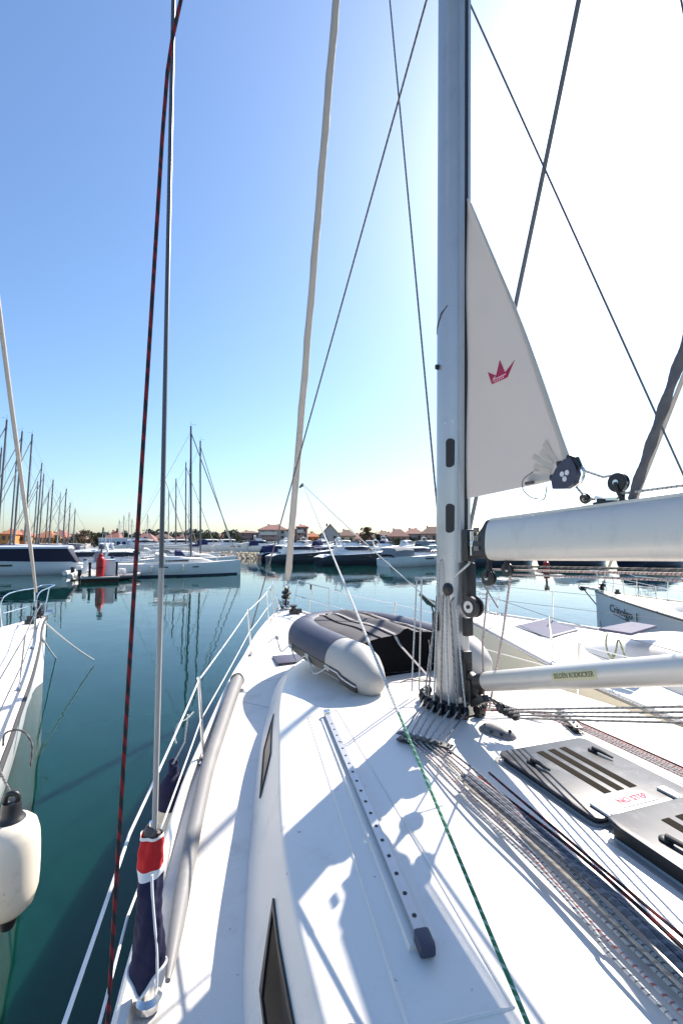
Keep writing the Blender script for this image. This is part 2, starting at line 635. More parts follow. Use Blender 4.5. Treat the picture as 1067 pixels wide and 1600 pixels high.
YT = [(-7.2, 2.02, 1.33), (-5, 2.3, 1.335), (-3, 2.33, 1.34), (-1.18, 2.2, 1.35), (0.15, 2.03, 1.365), (0.92, 1.87, 1.385), (2.53, 1.50, 1.42), (3.38, 1.255, 1.455), (4.56, 0.93, 1.50), (5.65, 0.55, 1.56), (6.5, 0.2, 1.61), (6.95, 0.025, 1.635)]
CT = [(-5.2, 1.80, 1.62, 1.66, 1.79), (-1.5, 1.76, 1.60, 1.68, 1.775), (-0.9, 1.69, 1.545, 1.68, 1.77), (0, 1.53, 1.385, 1.68, 1.758), (0.6, 1.41, 1.275, 1.665, 1.75), (1.25, 1.25, 1.12, 1.63, 1.725), (2.0, 1.03, 0.90, 1.565, 1.665), (2.5, 0.80, 0.68, 1.515, 1.595), (2.85, 0.53, 0.43, 1.475, 1.53), (3.0, 0.28, 0.2, 1.445, 1.475)]


def deckz(s, u):
    hb, zs = curve(YT, u)
    inner = hb - 0.06
    return zs - 0.035 + 0.05 * (1 - (s / inner) ** 2)


def roofz(s, u):
    wb, wt, ze, zc = curve(CT, u)
    return zc - (zc - ze) * min(1.0, (s / wt) ** 2)


def roof(s, u, d=0.0):
    return Vector((s, u, roofz(s, u) + d))


def side(u, f, out=0.0):
    """point on the port side of the coachroof, f from deck (0) to roof edge (1)"""
    wb, wt, ze, zc = curve(CT, u)
    zb = deckz(-wb, u) + 0.02
    zt = ze - 0.035
    p = Vector((-(wb + (wt - wb) * f), u, zb + (zt - zb) * f))
    nrm = Vector((-(zt - zb), 0, -(wb - wt) * -1)).normalized()
    nrm = Vector((-(zt - zb), -0.12 * (zt - zb), (wb - wt))).normalized()
    return p + nrm * out


yacht = thing('sailing_yacht', 'white sailing yacht whose foredeck, mast and boom fill the near view, bow pointing away', 'sailing yacht', BM.translation, TH)
H, D = hull_meshes(YT, -7.2, 6.95, 56)
hull = H.part('hull', HULL, yacht, ang=60)
D.part('deck', GELD, yacht, ang=30)
# rubbing strake along the hull
mb = MB()
for sg in (-1, 1):
    pts = []
    for i in range(40):
        u = -7.1 + 13.9 * i / 39
        hb, zs = curve(YT, u)
        pts.append((sg * (hb + 0.012), u, zs - 0.10))
    mb.tube(pts, 0.02, 6)
mb.part('rubbing_strake', PALEW, hull)

# coachroof
mb = MB()
rings = []
us = [-5.2 + 8.2 * (1 - (1 - i / 60) ** 1.35) for i in range(61)]
for u in us:
    wb, wt, ze, zc = curve(CT, u)
    zb = deckz(-wb, u) - 0.06
    zd = deckz(-wb, u)
    half = [(wb + 0.012, zb), (wb + 0.012, zd + 0.012), (wb - 0.004, zd + 0.03), (wb + (wt - wb) * 0.5, 0.5 * (zd + ze) - 0.01), (wt, ze - 0.024), (wt - 0.007, ze - 0.009), (wt - 0.022, ze + (zc - ze) * (1 - ((wt - 0.022) / wt) ** 2) - 0.001)]
    for k in range(1, 9):
        s = (wt - 0.022) * (1 - k / 8)
        half.append((s, ze + (zc - ze) * (1 - (s / wt) ** 2)))
    rings.append([Vector((-x, u, z)) for x, z in half] + [Vector((x, u, z)) for x, z in half[-2::-1]])
mb.loft(rings, closed=False, cap=False)
mb.add(rings[-1], [list(range(len(rings[-1])))])
mb.add(rings[0], [list(range(len(rings[0])))])
roof_o = mb.part('coachroof', GEL, yacht, ang=50)


def cabin_window(poly):
    """poly of (u, f) on the port coachroof side"""
    def dense(pl, k=6):
        out = []
        for i in range(len(pl)):
            a, b2 = pl[i], pl[(i + 1) % len(pl)]
            for j in range(k):
                out.append((a[0] + (b2[0] - a[0]) * j / k, a[1] + (b2[1] - a[1]) * j / k))
        return out
    cu = sum(p[0] for p in poly) / len(poly)
    cf = sum(p[1] for p in poly) / len(poly)
    d = dense(poly)
    inner = [(cu + (p[0] - cu) * 0.93, cf + (p[1] - cf) * 0.86) for p in d]
    n = len(d)
    fr, pa = MB(), MB()
    o1 = [side(u, f, 0.002) for u, f in d]
    o2 = [side(u, f, 0.012) for u, f in d]
    i2 = [side(u, f, 0.012) for u, f in inner]
    i1 = [side(u, f, 0.004) for u, f in inner]
    fr.loft([o1, o2, i2, i1], cap=False)
    win = fr.part('cabin_window', BLK, roof_o, ang=20)
    c = side(cu, cf, 0.006)
    vs = [c] + [side(u, f, 0.006) for u, f in inner]
    pa.add(vs, [[0, 1 + k, 1 + (k + 1) % n] for k in range(n)])
    # third level is the limit: the pane shares the coachroof as its parent
    pa.part('window_pane', GLASS, roof_o)


cabin_window([(0.84, 0.70), (0.40, 0.27), (-0.22, 0.25), (0.10, 0.68)])
cabin_window([(-1.22, 0.74), (-1.45, 0.30), (-2.6, 0.26), (-2.5, 0.70)])

# genoa track
mb = MB()
tr = [(-0.975 - 0.257 * t, 0.18 - 1.95 * t) for t in [i / 24 for i in range(25)]]
rings = []
for s, u in tr:
    z = roofz(s, u)
    rings.append([Vector((s + dx, u, z + dz)) for dx, dz in ((-0.052, -0.006), (-0.046, 0.010), (0.046, 0.010), (0.052, -0.006))])
mb.loft(rings)
trk = mb.part('track_plinth', GEL, yacht, ang=20)
mb = MB()
rings = []
for s, u in tr:
    z = roofz(s, u) + 0.010
    rings.append([Vector((s + dx, u, z + dz)) for dx, dz in ((-0.016, 0), (-0.016, 0.012), (-0.02, 0.014), (-0.02, 0.024), (0.02, 0.024), (0.02, 0.014), (0.016, 0.012), (0.016, 0))])
mb.loft(rings)
rail = mb.part('genoa_track', ALU, yacht, ang=20)
for k in range(18):
    mb = MB()
    t = 0.10 + 0.86 * k / 17
    s, u = -0.975 - 0.257 * t, 0.18 - 1.95 * t
    mb.lathe([(0.0085, 0), (0.0085, 0.003)], (s, u, roofz(s, u) + 0.0325), (0, 0, 1), 10)
    mb.part('pin_hole', SEAL, rail, ang=20)
for (s, u), mm, dy in (((-1.236, -1.79), DNAV, 0.075), ((-0.968, 0.215), STEEL, 0.06)):
    mb = MB()
    mb.box((s, u, roofz(s, u) + 0.028), (0.055, dy, 0.042), -0.15, 0.012)
    mb.part('end_stop', mm, rail)


# moulded rib framing the track and seams in the deck moulding
mb = MB()
fr = []
for a, b2 in (((-0.86, 0.30), (-1.10, 0.28)), ((-1.10, 0.28), (-1.39, -1.98)), ((-1.39, -1.98), (-1.09, -2.04)), ((-1.09, -2.04), (-0.86, 0.30))):
    for k in range(10):
        s, u = a[0] + (b2[0] - a[0]) * k / 10, a[1] + (b2[1] - a[1]) * k / 10
        fr.append(roof(s, u, -0.001))
mb.tube(fr, 0.0065, 6, closed=True)
mb.part('moulded_rib', GEL, roof_o)
SEAMM = mat('seam_grey', (0.34, 0.32, 0.29), 0.8, var=0.2)
for a, b2 in (((-1.42, 2.34), (-1.0, 2.30)), ((-1.42, 1.72), (-1.16, 1.42)), ((-1.1, 4.0), (-0.2, 4.25))):
    mb = MB()
    mb.tube([Vector((a[0] + (b2[0] - a[0]) * k / 8, a[1] + (b2[1] - a[1]) * k / 8, deckz(a[0] + (b2[0] - a[0]) * k / 8, a[1] + (b2[1] - a[1]) * k / 8) - 0.001)) for k in range(9)], 0.003, 5)
    mb.part('deck_seam', SEAMM, yacht)


# hatches
def hatch(s, u, sx, su, lift, nm_sticker):
    z = roofz(0.1, u) - 0.02
    zt = z + lift
    hroot = MB()

    def outline(k, r=0.05, seg=5):
        hx, hy = sx / 2 + k, su / 2 + k
        r = max(0.01, r + k)
        pts = []
        for cx, cy, a0 in ((hx - r, hy - r, 0), (-hx + r, hy - r, 90), (-hx + r, -hy + r, 180), (hx - r, -hy + r, 270)):
            for j in range(seg + 1):
                a = R(a0 + 90 * j / seg)
                pts.append((s + cx + r * math.cos(a), u + cy + r * math.sin(a)))
        return pts
    P = lambda k, zz: [Vector((x, y, zz)) for x, y in outline(k)]
    hroot.loft([P(0.028, z - 0.03), P(0.028, z + 0.018), P(0.0, z + 0.022), P(0.0, z - 0.03)], cap=True)
    h = hroot.part('deck_hatch', GEL if False else ALU, yacht, ang=25, label='tinted deck hatch on the coachroof')
    m = MB()
    m.loft([P(-0.022, z + 0.0), P(-0.022, zt - 0.012)])
    m.part('hatch_seal', SEAL, h, ang=25)
    m = MB()
    m.loft([P(-0.004, zt - 0.012), P(-0.001, zt - 0.004), P(-0.005, zt), P(-0.012, zt + 0.0012)])
    m.part('hatch_lens', LENS, h, ang=25)
    for k in (-1, 0, 1):
        m = MB()
        m.box((s + k * 0.085 + 0.0, u + 0.035, zt + 0.0024), (0.046, su * 0.66, 0.002), None, 0.0)
        m.part('grip_strip', GRIP, h)
    for k in (-1, 1):
        m = MB()
        hx = s + k * sx * 0.34
        hy = u + su * 0.18
        m.lathe([(0.026, 0), (0.026, 0.008), (0.018, 0.014)], (hx, hy + 0.05, zt + 0.0012), (0, 0, 1), 14)
        m.tube([(hx, hy + 0.05, zt + 0.018), (hx + 0.005, hy - 0.01, zt + 0.02), (hx + 0.012, hy - 0.075, zt + 0.014)], [0.012, 0.011, 0.006], 8)
        m.part('hatch_handle', BLK, h)
        m = MB()
        m.box((s + k * sx * 0.33 - 0.02, u - su / 2 + 0.045, zt + 0.008), (0.05, 0.11, 0.012), None, 0.004)
        m.part('hatch_hinge', STKW, h)
        m = MB()
        m.box((s + k * sx * 0.33 - 0.02, u - su / 2 - 0.012, zt + 0.008), (0.03, 0.022, 0.016), None, 0.003)
        m.part('hinge_pin', BLK, h)
    if nm_sticker:
        m = MB()
        m.box((s - 0.02, u - su / 2 + 0.075, zt + 0.0022), (0.22, 0.085, 0.002))
        m.part('notice_sticker', STKW, h, label='white sticker with red lettering')
        text('NO STEP', 0.052, frame((s - 0.02, u - su / 2 + 0.075, zt + 0.0042), (1, 0, 0), (0, 1, 0)), INKR, h, 'sticker_lettering', sx=0.9)
    return h


hatch(0.09, -1.205, 0.66, 0.70, 0.055, True)
hatch(0.09, -1.985, 0.66, 0.80, 0.085, False)
m = MB()
m.box((0, 0, 0), (0.42, 0.42, 0.02), None, 0.02)
m.part('foredeck_hatch', mat('dull_violet', (0.06, 0.06, 0.10), 0.6, var=0.2), yacht, xf=Matrix.Translation((-0.66, 3.02, deckz(-0.66, 3.02) + 0.012)))


# mast (raked aft two degrees)
RAKE = math.tan(R(2.0))


def mastp(x, y, z):
    return Vector((x, y - RAKE * (z - 1.75), z))


def mast_ring(z, k=1.0):
    pts = []
    for i in range(28):
        a = 2 * PI * i / 28
        c, s2 = math.cos(a), math.sin(a)
        e = 0.8
        pts.append(mastp(0.106 * k * math.copysign(abs(s2) ** e, s2), 0.150 * k * math.copysign(abs(c) ** e, c), z))
    return pts


mb = MB()
mb.loft([mast_ring(z) for z in [1.74 + 0.5 * i for i in range(34)]])
mast = mb.part('mast', ALU, yacht, ang=60)
mb = MB()
for i in (0,):
    mb.loft([[mastp(dx, -0.150 + dy, z) for dx, dy in ((-0.045, 0.03), (-0.045, -0.028), (-0.014, -0.036), (-0.014, -0.01), (0.014, -0.01), (0.014, -0.036), (0.045, -0.028), (0.045, 0.03))] for z in [2.9 + 0.8 * i for i in range(19)]])
mb.part('luff_groove', ALU, mast, ang=20)
mb = MB()
mb.box(mastp(0, -0.176, 8.5), (0.026, 0.02, 0), None)
mb = MB()
mb.loft([[mastp(dx, -0.150 + dy, z) for dx, dy in ((-0.0155, -0.037), (-0.0155, -0.024), (0.0155, -0.024), (0.0155, -0.037))] for z in (2.9, 17)])
mb.part('groove_slot', SEAL, mast, ang=20)


def mast_side(u, z, out=0.0):
    """point on the port face of the mast"""
    y = u
    c = max(-1, min(1, y / 0.150))
    ca = math.copysign(abs(c) ** (1 / 0.8), c)
    a = math.acos(ca)
    x = -0.106 * abs(math.sin(a)) ** 0.8
    return mastp(x - out, y, z)


for z0, z1 in ((3.64, 3.86), (3.13, 3.35)):
    fr, ho = MB(), MB()
    ri, ro, rin = [], [], []
    for j in range(24):
        a = 2 * PI * j / 24
        du = 0.026 * math.cos(a)
        dz = 0.026 * math.sin(a) + (0.5 * (z1 - z0) - 0.026) * (1 if math.sin(a) >= 0 else -1)
        zc = 0.5 * (z0 + z1)
        u = -0.098
        ri.append(mast_side(u + du * 1.25, zc + dz * 1.03, -0.002))
        ro.append(mast_side(u + du * 1.2, zc + dz * 1.03, 0.005))
        rin.append(mast_side(u + du * 0.85, zc + dz * 0.97, 0.003))
    fr.loft([ri, ro, rin], cap=False)
    sl = fr.part('mast_slot', RUB, mast, ang=30)
    ho.add(rin, [list(range(24))])
    ho.part('slot_opening', SEAL, mast)

# fittings on the lower mast
mb = MB()
p = mast_side(-0.085, 2.69)
mb.lathe([(0.048, 0), (0.05, 0.012), (0.03, 0.03), (0.018, 0.034)], p + Vector((0.004, 0, 0)), (-1, -0.25, 0), 16)
mb.part('rope_exit', BLK, mast)
mb = MB()
mb.box(mast_side(0.06, 2.42) + Vector((-0.012, 0, 0)), (0.05, 0.05, 0.15), 0.5, 0.015)
mb.box(mast_side(0.05, 4.48) + Vector((-0.012, 0, 0)), (0.035, 0.025, 0.04), 0.3, 0.008)
mb.part('cleat', BLK, mast)
mb = MB()
mb.box(mastp(0, -0.222, 3.03), (0.075, 0.075, 0.24), None, 0.012)
mb.box(mastp(0, -0.225, 2.72), (0.085, 0.07, 0.36), None, 0.012)
mb.box(mastp(0, -0.21, 2.42), (0.07, 0.05, 0.14), None, 0.012)
mb.box(mastp(0, -0.205, 2.03), (0.06, 0.06, 0.34), None, 0.012)
mb.box(mastp(-0.02, -0.215, 2.2), (0.07, 0.07, 0.09), None, 0.012)
mb.part('mast_bracket', BLK, mast)
mb = MB()
mb.lathe([(0.02, -0.04), (0.075, -0.038), (0.08, -0.02), (0.055, -0.012), (0.055, 0.012), (0.08, 0.02), (0.075, 0.038), (0.02, 0.04)], mastp(-0.03, -0.315, 2.585), (1, 0.25, 0), 22)
mb.part('furling_drum', BLK, mast)
mb = MB()
mb.lathe([(0.043, 0), (0.043, 0.006)], mastp(-0.07, -0.325, 2.585), (-1, -0.25, 0), 20)
mb.part('drum_plate', ALU, mast)
mb = MB()
mb.lathe([(0.014, 0), (0.014, 0.008)], mastp(-0.075, -0.326, 2.585), (-1, -0.25, 0), 12)
mb.part('drum_socket', SEAL, mast)
# dark scuff on the mast face and small screws
mb = MB()
for z in (4.9, 4.0, 2.95, 2.2):
    for uu in (-0.05, -0.12):
        mb.lathe([(0.006, 0), (0.004, 0.003)], mast_side(uu, z), (-1, -0.2, 0), 8)
mb.part('rivet', STEEL, mast)
mb = MB()
mb.tube([mast_side(-0.075, 4.93, 0.001), mast_side(0.0, 4.9, 0.002), mast_side(0.07, 4.83, 0.001), mast_side(0.11, 4.78, 0.001)], [0.004, 0.007, 0.007, 0.004], 6)
mb.part('scuff_mark', BLK, mast)
# mast foot: collar with turning blocks
mb = MB()
mb.loft([[Vector((0.175 * math.sin(a) * k, 0.25 * math.cos(a) * k, z)) for a in [2 * PI * i / 28 for i in range(28)]] for k, z in ((1.0, 1.745), (1.0, 1.775), (0.86, 1.785), (0.70, 1.81), (0.68, 1.83))])
foot = mb.part('mast_foot', RUB, yacht, ang=30)
BLOCKS = []
for a in (-165, -150, -135, -120, -105, -90, -75, -60, -40, -20, 165, 150, 135, 120, 100, 60, 30):
    s, u = 0.21 * math.sin(R(a)), 0.275 * math.cos(R(a))
    mb = MB()
    ax = Vector((math.cos(R(a)), -math.sin(R(a)), 0))
    c = Vector((s, u, 1.815))
    mb.lathe([(0.012, -0.019), (0.034, -0.018), (0.036, -0.006), (0.026, 0), (0.036, 0.006), (0.034, 0.018), (0.012, 0.019)], c, ax, 14)
    mb.box(c + Vector((0, 0, -0.035)), (0.035, 0.045, 0.035), -R(a), 0.006)
    mb.part('turning_block', BLK, foot)
    BLOCKS.append((a, c))


# spreaders
for z, L in ((7.9, 2.12), (12.6, 1.5)):
    for sg in (-1, 1):
        mb = MB()
        a, b2 = mastp(sg * 0.08, 0, z), mastp(sg * L, -0.78 if z < 10 else -0.52, z + 0.12)
        rings = []
        for t in (0, 0.5, 1):
            c = a.lerp(b2, t)
            rings.append([c + Vector((0, 0.06 * (1 - 0.4 * t) * math.cos(q), 0.022 * math.sin(q))) for q in [2 * PI * i / 12 for i in range(12)]])
        mb.loft(rings)
        mb.part('spreader', ALU, mast)

# boom
BA, BB = Vector((0, -0.565, 3.068)), Vector((0, -5.6, 3.24))


def boom_ring(t, k=1.0):
    c = BA.lerp(BB, t)
    up = Vector((0, 0.034, 1)).normalized()
    pts = []
    for i in range(28):
        a = 2 * PI * i / 28
        c1, s1 = math.cos(a), math.sin(a)
        x = 0.075 * k * math.copysign(abs(s1) ** 0.65, s1)
        z = 0.140 * k * math.copysign(abs(c1) ** 0.75, c1)
        x *= 1 - 0.18 * (z / 0.135)
        pts.append(c + Vector((x, 0, 0)) + up * z)
    return pts


mb = MB()
mb.loft([boom_ring(i / 20) for i in range(21)])
boom = mb.part('boom', SPAR, yacht, ang=60)
mb = MB()
mb.loft([[BA.lerp(BB, t) + Vector((dx, 0, 0.137 + dz)) for dx, dz in ((-0.03, -0.006), (-0.03, 0.012), (-0.01, 0.016), (0.01, 0.016), (0.03, 0.012), (0.03, -0.006))] for t in (0.0, 1)])
mb.part('boom_track', SPAR, boom, ang=20)
mb = MB()
rr = []
for dy, k, dz in ((0.0, 1.03, 0), (0.03, 1.03, 0), (0.07, 0.86, -0.012), (0.16, 0.62, -0.045), (0.2, 0.5, -0.06)):
    rr.append([p + Vector((0, dy, dz)) for p in boom_ring(0, k)])
mb.loft(rr)
be = mb.part('boom_end', BLK, boom, ang=40)
mb = MB()
for z in (3.15, 3.09, 3.02):
    mb.box((-0.075, -0.47, z - 0.01), (0.012, 0.055, 0.034), None, 0.004)
mb.part('boom_end_slot', GRYP, be if False else boom)
mb = MB()
mb.box((0, -0.33, 3.045), (0.05, 0.12, 0.045), None, 0.01)
mb.lathe([(0.016, -0.09), (0.016, 0.09)], (0, -0.30, 3.045), (0, 0, 1), 10)
mb.part('gooseneck', STEEL, boom)


def block(c, ax, r, hang, parent, name='pulley_block', m=BLK):
    """single sheave block: two cheeks, sheave, strap"""
    mb = MB()
    ax = Vector(ax).normalized()
    c = Vector(c)
    mb.lathe([(0.1 * r, -0.45 * r), (0.9 * r, -0.42 * r), (r, -0.3 * r), (0.98 * r, -0.16 * r), (0.62 * r, -0.12 * r), (0.62 * r, 0.12 * r), (0.98 * r, 0.16 * r), (r, 0.3 * r), (0.9 * r, 0.42 * r), (0.1 * r, 0.45 * r)], c, ax, 20)
    h = Vector(hang)
    d = h.normalized()
    sd = ax.cross(d).normalized()
    for sgn in (-1, 1):
        mb.tube([c + ax * sgn * 0.48 * r, c + ax * sgn * 0.48 * r + d * r * 0.8, c + d * h.length], [0.22 * r, 0.2 * r, 0.16 * r], 6)
    o = mb.part(name, m, parent)
    mb = MB()
    mb.lathe([(0.3 * r, -0.52 * r), (0.3 * r, 0.52 * r)], c, ax, 12)
    mb.part('block_pin', STEEL, parent)
    return o


block((0.03, -0.46, 2.80), (1, 0.2, 0), 0.055, (0, -0.01, 0.14), boom)
block((0.03, -0.66, 2.87), (1, 0.2, 0), 0.042, (0, 0.0, 0.10), boom)
block((-0.01, -0.72, 2.87), (1, 0.2, 0), 0.036, (0.0, 0.02, 0.10), boom)
# outhaul and car on the boom top
block((0, -1.535, 3.345), (1, 0.1, 0), 0.048, (0, -0.02, -0.10), boom, 'outhaul_block')
block((0, -1.335, 3.285), (1, 0.1, 0.5), 0.028, (0, -0.06, -0.01), boom, 'outhaul_block')
mb = MB()
mb.box((0, -1.50, 3.245), (0.05, 0.20, 0.028), None, 0.008)
mb.box((0, -1.44, 3.262), (0.03, 0.05, 0.03), None, 0.006)
mb.part('outhaul_car', BLK, boom)
mb = MB()
mb.tube([(0, -1.40, 3.285), (0, -1.45, 3.27), (0, -1.53, 3.265)], 0.011, 6)
mb.part('shackle', STEEL, boom)

# rigid vang
VA, VB = Vector((0, -0.44, 2.075)), Vector((0, -3.4, 3.03))
mb = MB()
ax = (VB - VA)
mb.lathe([(0.062, 0), (0.066, 0.01), (0.066, 1.75), (0.05, 1.76), (0.05, ax.length)], VA, ax, 24)
vang = mb.part('boom_vang', SPAR, yacht, ang=40)
mb = MB()
mb.lathe([(0.052, -0.10), (0.064, -0.02), (0.068, 0.02)], VA, ax, 20)
mb.box(VA + Vector((0, 0.12, -0.045)), (0.05, 0.16, 0.09), Matrix.Rotation(0.3, 4, 'X'), 0.01)
mb.box(VA + Vector((0.0, 0.17, -0.11)), (0.08, 0.07, 0.16), None, 0.01)
mb.box(VA + Vector((0.0, 0.08, -0.16)), (0.06, 0.18, 0.05), Matrix.Rotation(-0.5, 4, 'X'), 0.01)
mb.part('vang_fitting', BLK, vang)
axn = ax.normalized()
out = Vector((-0.9, -0.25, 0.18))
out = (out - axn * out.dot(axn)).normalized()
cu = VA.lerp(VB, 0.283)
upv = axn.cross(out) * -1
if upv.z < 0:
    upv = -upv
mb = MB()
rows = []
for t in (-0.155, 0.155):
    rows.append([cu + axn * t + (out * math.cos(q) + upv * math.sin(q)) * 0.0668 for q in [R(-22 + 44 * i / 8) for i in range(9)]])
mb.loft(rows, closed=False)
mb.part('vang_label', STKY, vang, label='yellow label with olive lettering')
M = frame(cu + out * 0.0672, -axn, upv)
if M.to_3x3().col[2].dot(out) < 0:
    M = frame(cu + out * 0.0672, axn, upv)
text('SELDÉN RODKICKER', 0.036, M, INKO, vang, 'label_lettering', sx=0.83)
mb = MB()
for i in range(4):
    z0 = 0.022 * (i - 1.5)
    block((0.03 + 0.022 * (i - 1.5), -0.60 - 0.02 * i, 1.95 - 0.012 * i), (1, 0.1, 0), 0.034, (0, 0.12, 0.03), vang, 'vang_block')

# rope organisers on the coachroof
def organiser(a, b2, n, parent):
    a, b2 = Vector(a), Vector(b2)
    mb = MB()
    d = b2 - a
    ang = math.atan2(d.y, d.x)
    c = (a + b2) / 2
    base = Vector((c.x, c.y, roofz(c.x, c.y)))
    mb.box(base + Vector((0, 0, 0.006)), (d.length + 0.05, 0.06, 0.012), ang, 0.004)
    mb.box(base + Vector((0, 0, 0.044)), (d.length + 0.05, 0.058, 0.006), ang, 0.002)
    o = mb.part('rope_organiser', BLK, parent)
    for i in range(n):
        mb = MB()
        p = a.lerp(b2, (i + 0.5) / n)
        mb.lathe([(0.02, 0), (0.014, 0.012), (0.02, 0.028)], (p.x, p.y, base.z + 0.012), (0, 0, 1), 12)
        mb.part('organiser_sheave', GRYP, o)
    for i in range(n + 1):
        mb = MB()
        p = a.lerp(b2, i / n)
        mb.lathe([(0.008, 0), (0.008, 0.012), (0.004, 0.016)], (p.x, p.y, base.z + 0.046), (0, 0, 1), 8)
        mb.part('organiser_bolt', STEEL, o)


organiser((-0.645, -0.415, 0), (-0.455, -0.68, 0), 7, yacht)
organiser((0.665, -0.42, 0), (0.54, -0.70, 0), 5, yacht)
# grey through-deck gland aft of the mast
mb = MB()
rings = []
for t, w2, h in ((0, 0.02, 0.012), (0.03, 0.045, 0.04), (0.08, 0.056, 0.055), (0.17, 0.058, 0.055), (0.23, 0.05, 0.042), (0.255, 0.03, 0.02)):
    c = Vector((-0.055 + t * 0.38, -0.44 - t * 0.92, roofz(0, -0.5)))
    nx = Vector((0.92, 0.38, 0))
    rings.append([c + nx * w2 * math.cos(q) + Vector((0, 0, max(-0.01, h * math.sin(q)))) for q in [2 * PI * i / 16 for i in range(16)]])
mb.loft(rings)
gl = mb.part('cable_gland', GRYP, yacht, ang=50)
mb = MB()
for t, off, zz in ((0.12, -0.055, 0.025), (0.19, -0.05, 0.027), (0.225, 0.0, 0.045)):
    c = Vector((-0.055 + t * 0.38, -0.44 - t * 0.92, roofz(0, -0.5) + zz)) + Vector((0.92, 0.38, 0)) * off
    mb.lathe([(0.011, 0), (0.011, 0.006)], c, (-0.7, -0.6, 0.4), 10)
mb.part('gland_hole', SEAL, gl)
# filler cap on the near edge of the coachroof
mb = MB()
c = roof(-1.545, -1.945, 0.0)
mb.lathe([(0.05, 0), (0.05, 0.006), (0.04, 0.02), (0.02, 0.032), (0.01, 0.033)], c, (0, 0, 1), 20)
mb.part('roof_vent', DNAV, yacht)


# stanchions, lifelines, pulpit
def gun(u, sg=-1, ins=0.09, dz=0.0):
    hb, zs = curve(YT, u)
    return Vector((sg * (hb - ins), u, zs - 0.03 + dz))


SU = (-5.0, -3.2, 0.58, 3.52)
INS = {-5.0: 0.02, -3.2: 0.03, 0.58: 0.09, 3.52: 0.09}
for sg in (-1, 1):
    for u in SU:
        p = gun(u, sg, INS[u])
        mb = MB()
        mb.tube([p, p + Vector((sg * 0.05, 0, 0.64))], 0.0125, 10)
        mb.tube([p + Vector((sg * 0.05, 0, 0.64)), p + Vector((sg * 0.051, 0, 0.655))], 0.016, 8)
        st = mb.part('stanchion', STEEL, yacht)
        mb = MB()
        mb.lathe([(0.045, -0.005), (0.045, 0.008), (0.022, 0.014), (0.02, 0.07), (0.014, 0.072)], p, (0, 0, 1), 14)
        mb.box(p + Vector((0, 0.05, 0.004)), (0.05, 0.09, 0.012), None, 0.004)
        mb.box(p + Vector((0, -0.05, 0.02)), (0.016, 0.05, 0.05), None, 0.005)
        mb.part('stanchion_base', STEEL, st)
    for h, rad in ((0.63, 0.0058), (0.33, 0.005)):
        pts = [gun(-7.0, sg) + Vector((sg * 0.05, 0, h))]
        for u in SU:
            pts.append(gun(u, sg, INS[u]) + Vector((sg * 0.05 * h / 0.64, 0, h)))
            if u == -3.2:
                pts.append(Vector((sg * 2.182, -1.25, 1.325 + h)))
        pts.append(gun(5.35, sg) + Vector((sg * 0.03, 0, h * 0.98)))
        seg = []
        for a, b2 in zip(pts[:-1], pts[1:]):
            seg += sag(a, b2, 0.012, 6)[:-1]
        seg.append(pts[-1])
        mb = MB()
        mb.tube(seg, rad, 6)
        mb.part('lifeline', PALEW, yacht)
    # pulpit
    mb = MB()
    g1, g2, g3 = gun(5.35, sg), gun(5.95, sg, 0.07), gun(6.55, sg, 0.04)
    o1, o2, o3 = Vector((sg * 0.04, 0, 0.62)), Vector((sg * 0.07, 0, 0.63)), Vector((sg * 0.14, 0.05, 0.64))
    mb.tube(spline([g1, g1 + o1 * 0.6, g1 + o1, g1 + o1 + Vector((0, 0.06, 0.015)), g2 + o2, g3 + o3], 5), 0.0125, 8)
    mb.tube([g2, g2 + o2], 0.0125, 8)
    mb.tube([g3, g3 + o3], 0.0125, 8)
    mb.tube([g1 + o1 * 0.5, g2 + o2 * 0.5, g3 + o3 * 0.5], 0.010, 8)
    pu = mb.part('pulpit', STEEL, yacht)
    mb = MB()
    mb.box((g2 + o2).lerp(g3 + o3, 0.1) + Vector((0, 0, -0.06)), (0.03, 0.05, 0.11), None, 0.008)
    mb.part('pulpit_clip', BLK, pu)

# bow gear
mb = MB()
mb.box((0.03, 6.75, 1.66), (0.16, 0.7, 0.05), None, 0.01)
mb.box((0.11, 6.9, 1.71), (0.02, 0.4, 0.10), None, 0.005)
mb.box((-0.05, 6.9, 1.71), (0.02, 0.4, 0.10), None, 0.005)
mb.lathe([(0.05, -0.07), (0.03, 0), (0.05, 0.07)], (0.03, 7.05, 1.70), (1, 0, 0), 14)
mb.part('bow_roller', STEEL, yacht)
mb = MB()
mb.lathe([(0.09, 0), (0.09, 0.06), (0.05, 0.08), (0.045, 0.13), (0.08, 0.15), (0.08, 0.17)], (0.04, 6.0, deckz(0, 6.0)), (0, 0, 1), 18)
mb.box((0.14, 6.0, deckz(0, 6) + 0.05), (0.14, 0.14, 0.09), None, 0.02)
mb.part('windlass', BLK, yacht)
for sg in (-1, 1):
    for u in (5.55, 1.75):
        p = gun(u, sg, 0.10)
        mb = MB()
        for dy in (-0.05, 0.05):
            mb.tube([p + Vector((0, dy, -0.01)), p + Vector((0, dy, 0.05))], 0.012, 8)
        mb.tube([p + Vector((0, -0.13, 0.055)), p + Vector((0, 0, 0.05)), p + Vector((0, 0.13, 0.055))], [0.008, 0.014, 0.008], 8)
        mb.part('mooring_cleat', STEEL, yacht)
# anchor
mb = MB()
mb.tube([(0.03, 6.5, 1.72), (0.03, 7.1, 1.74), (0.03, 7.3, 1.6)], 0.022, 8)
mb.loft([[Vector((0.03 + x, y, z)) for x, y, z in ((-0.14, 7.1, 1.5), (0, 7.15, 1.42), (0.14, 7.1, 1.5))], [Vector((0.03 + x, y, z)) for x, y, z in ((-0.02, 7.42, 1.62), (0, 7.43, 1.6), (0.02, 7.42, 1.62))]], closed=False)
mb.part('anchor', WIRE, yacht)

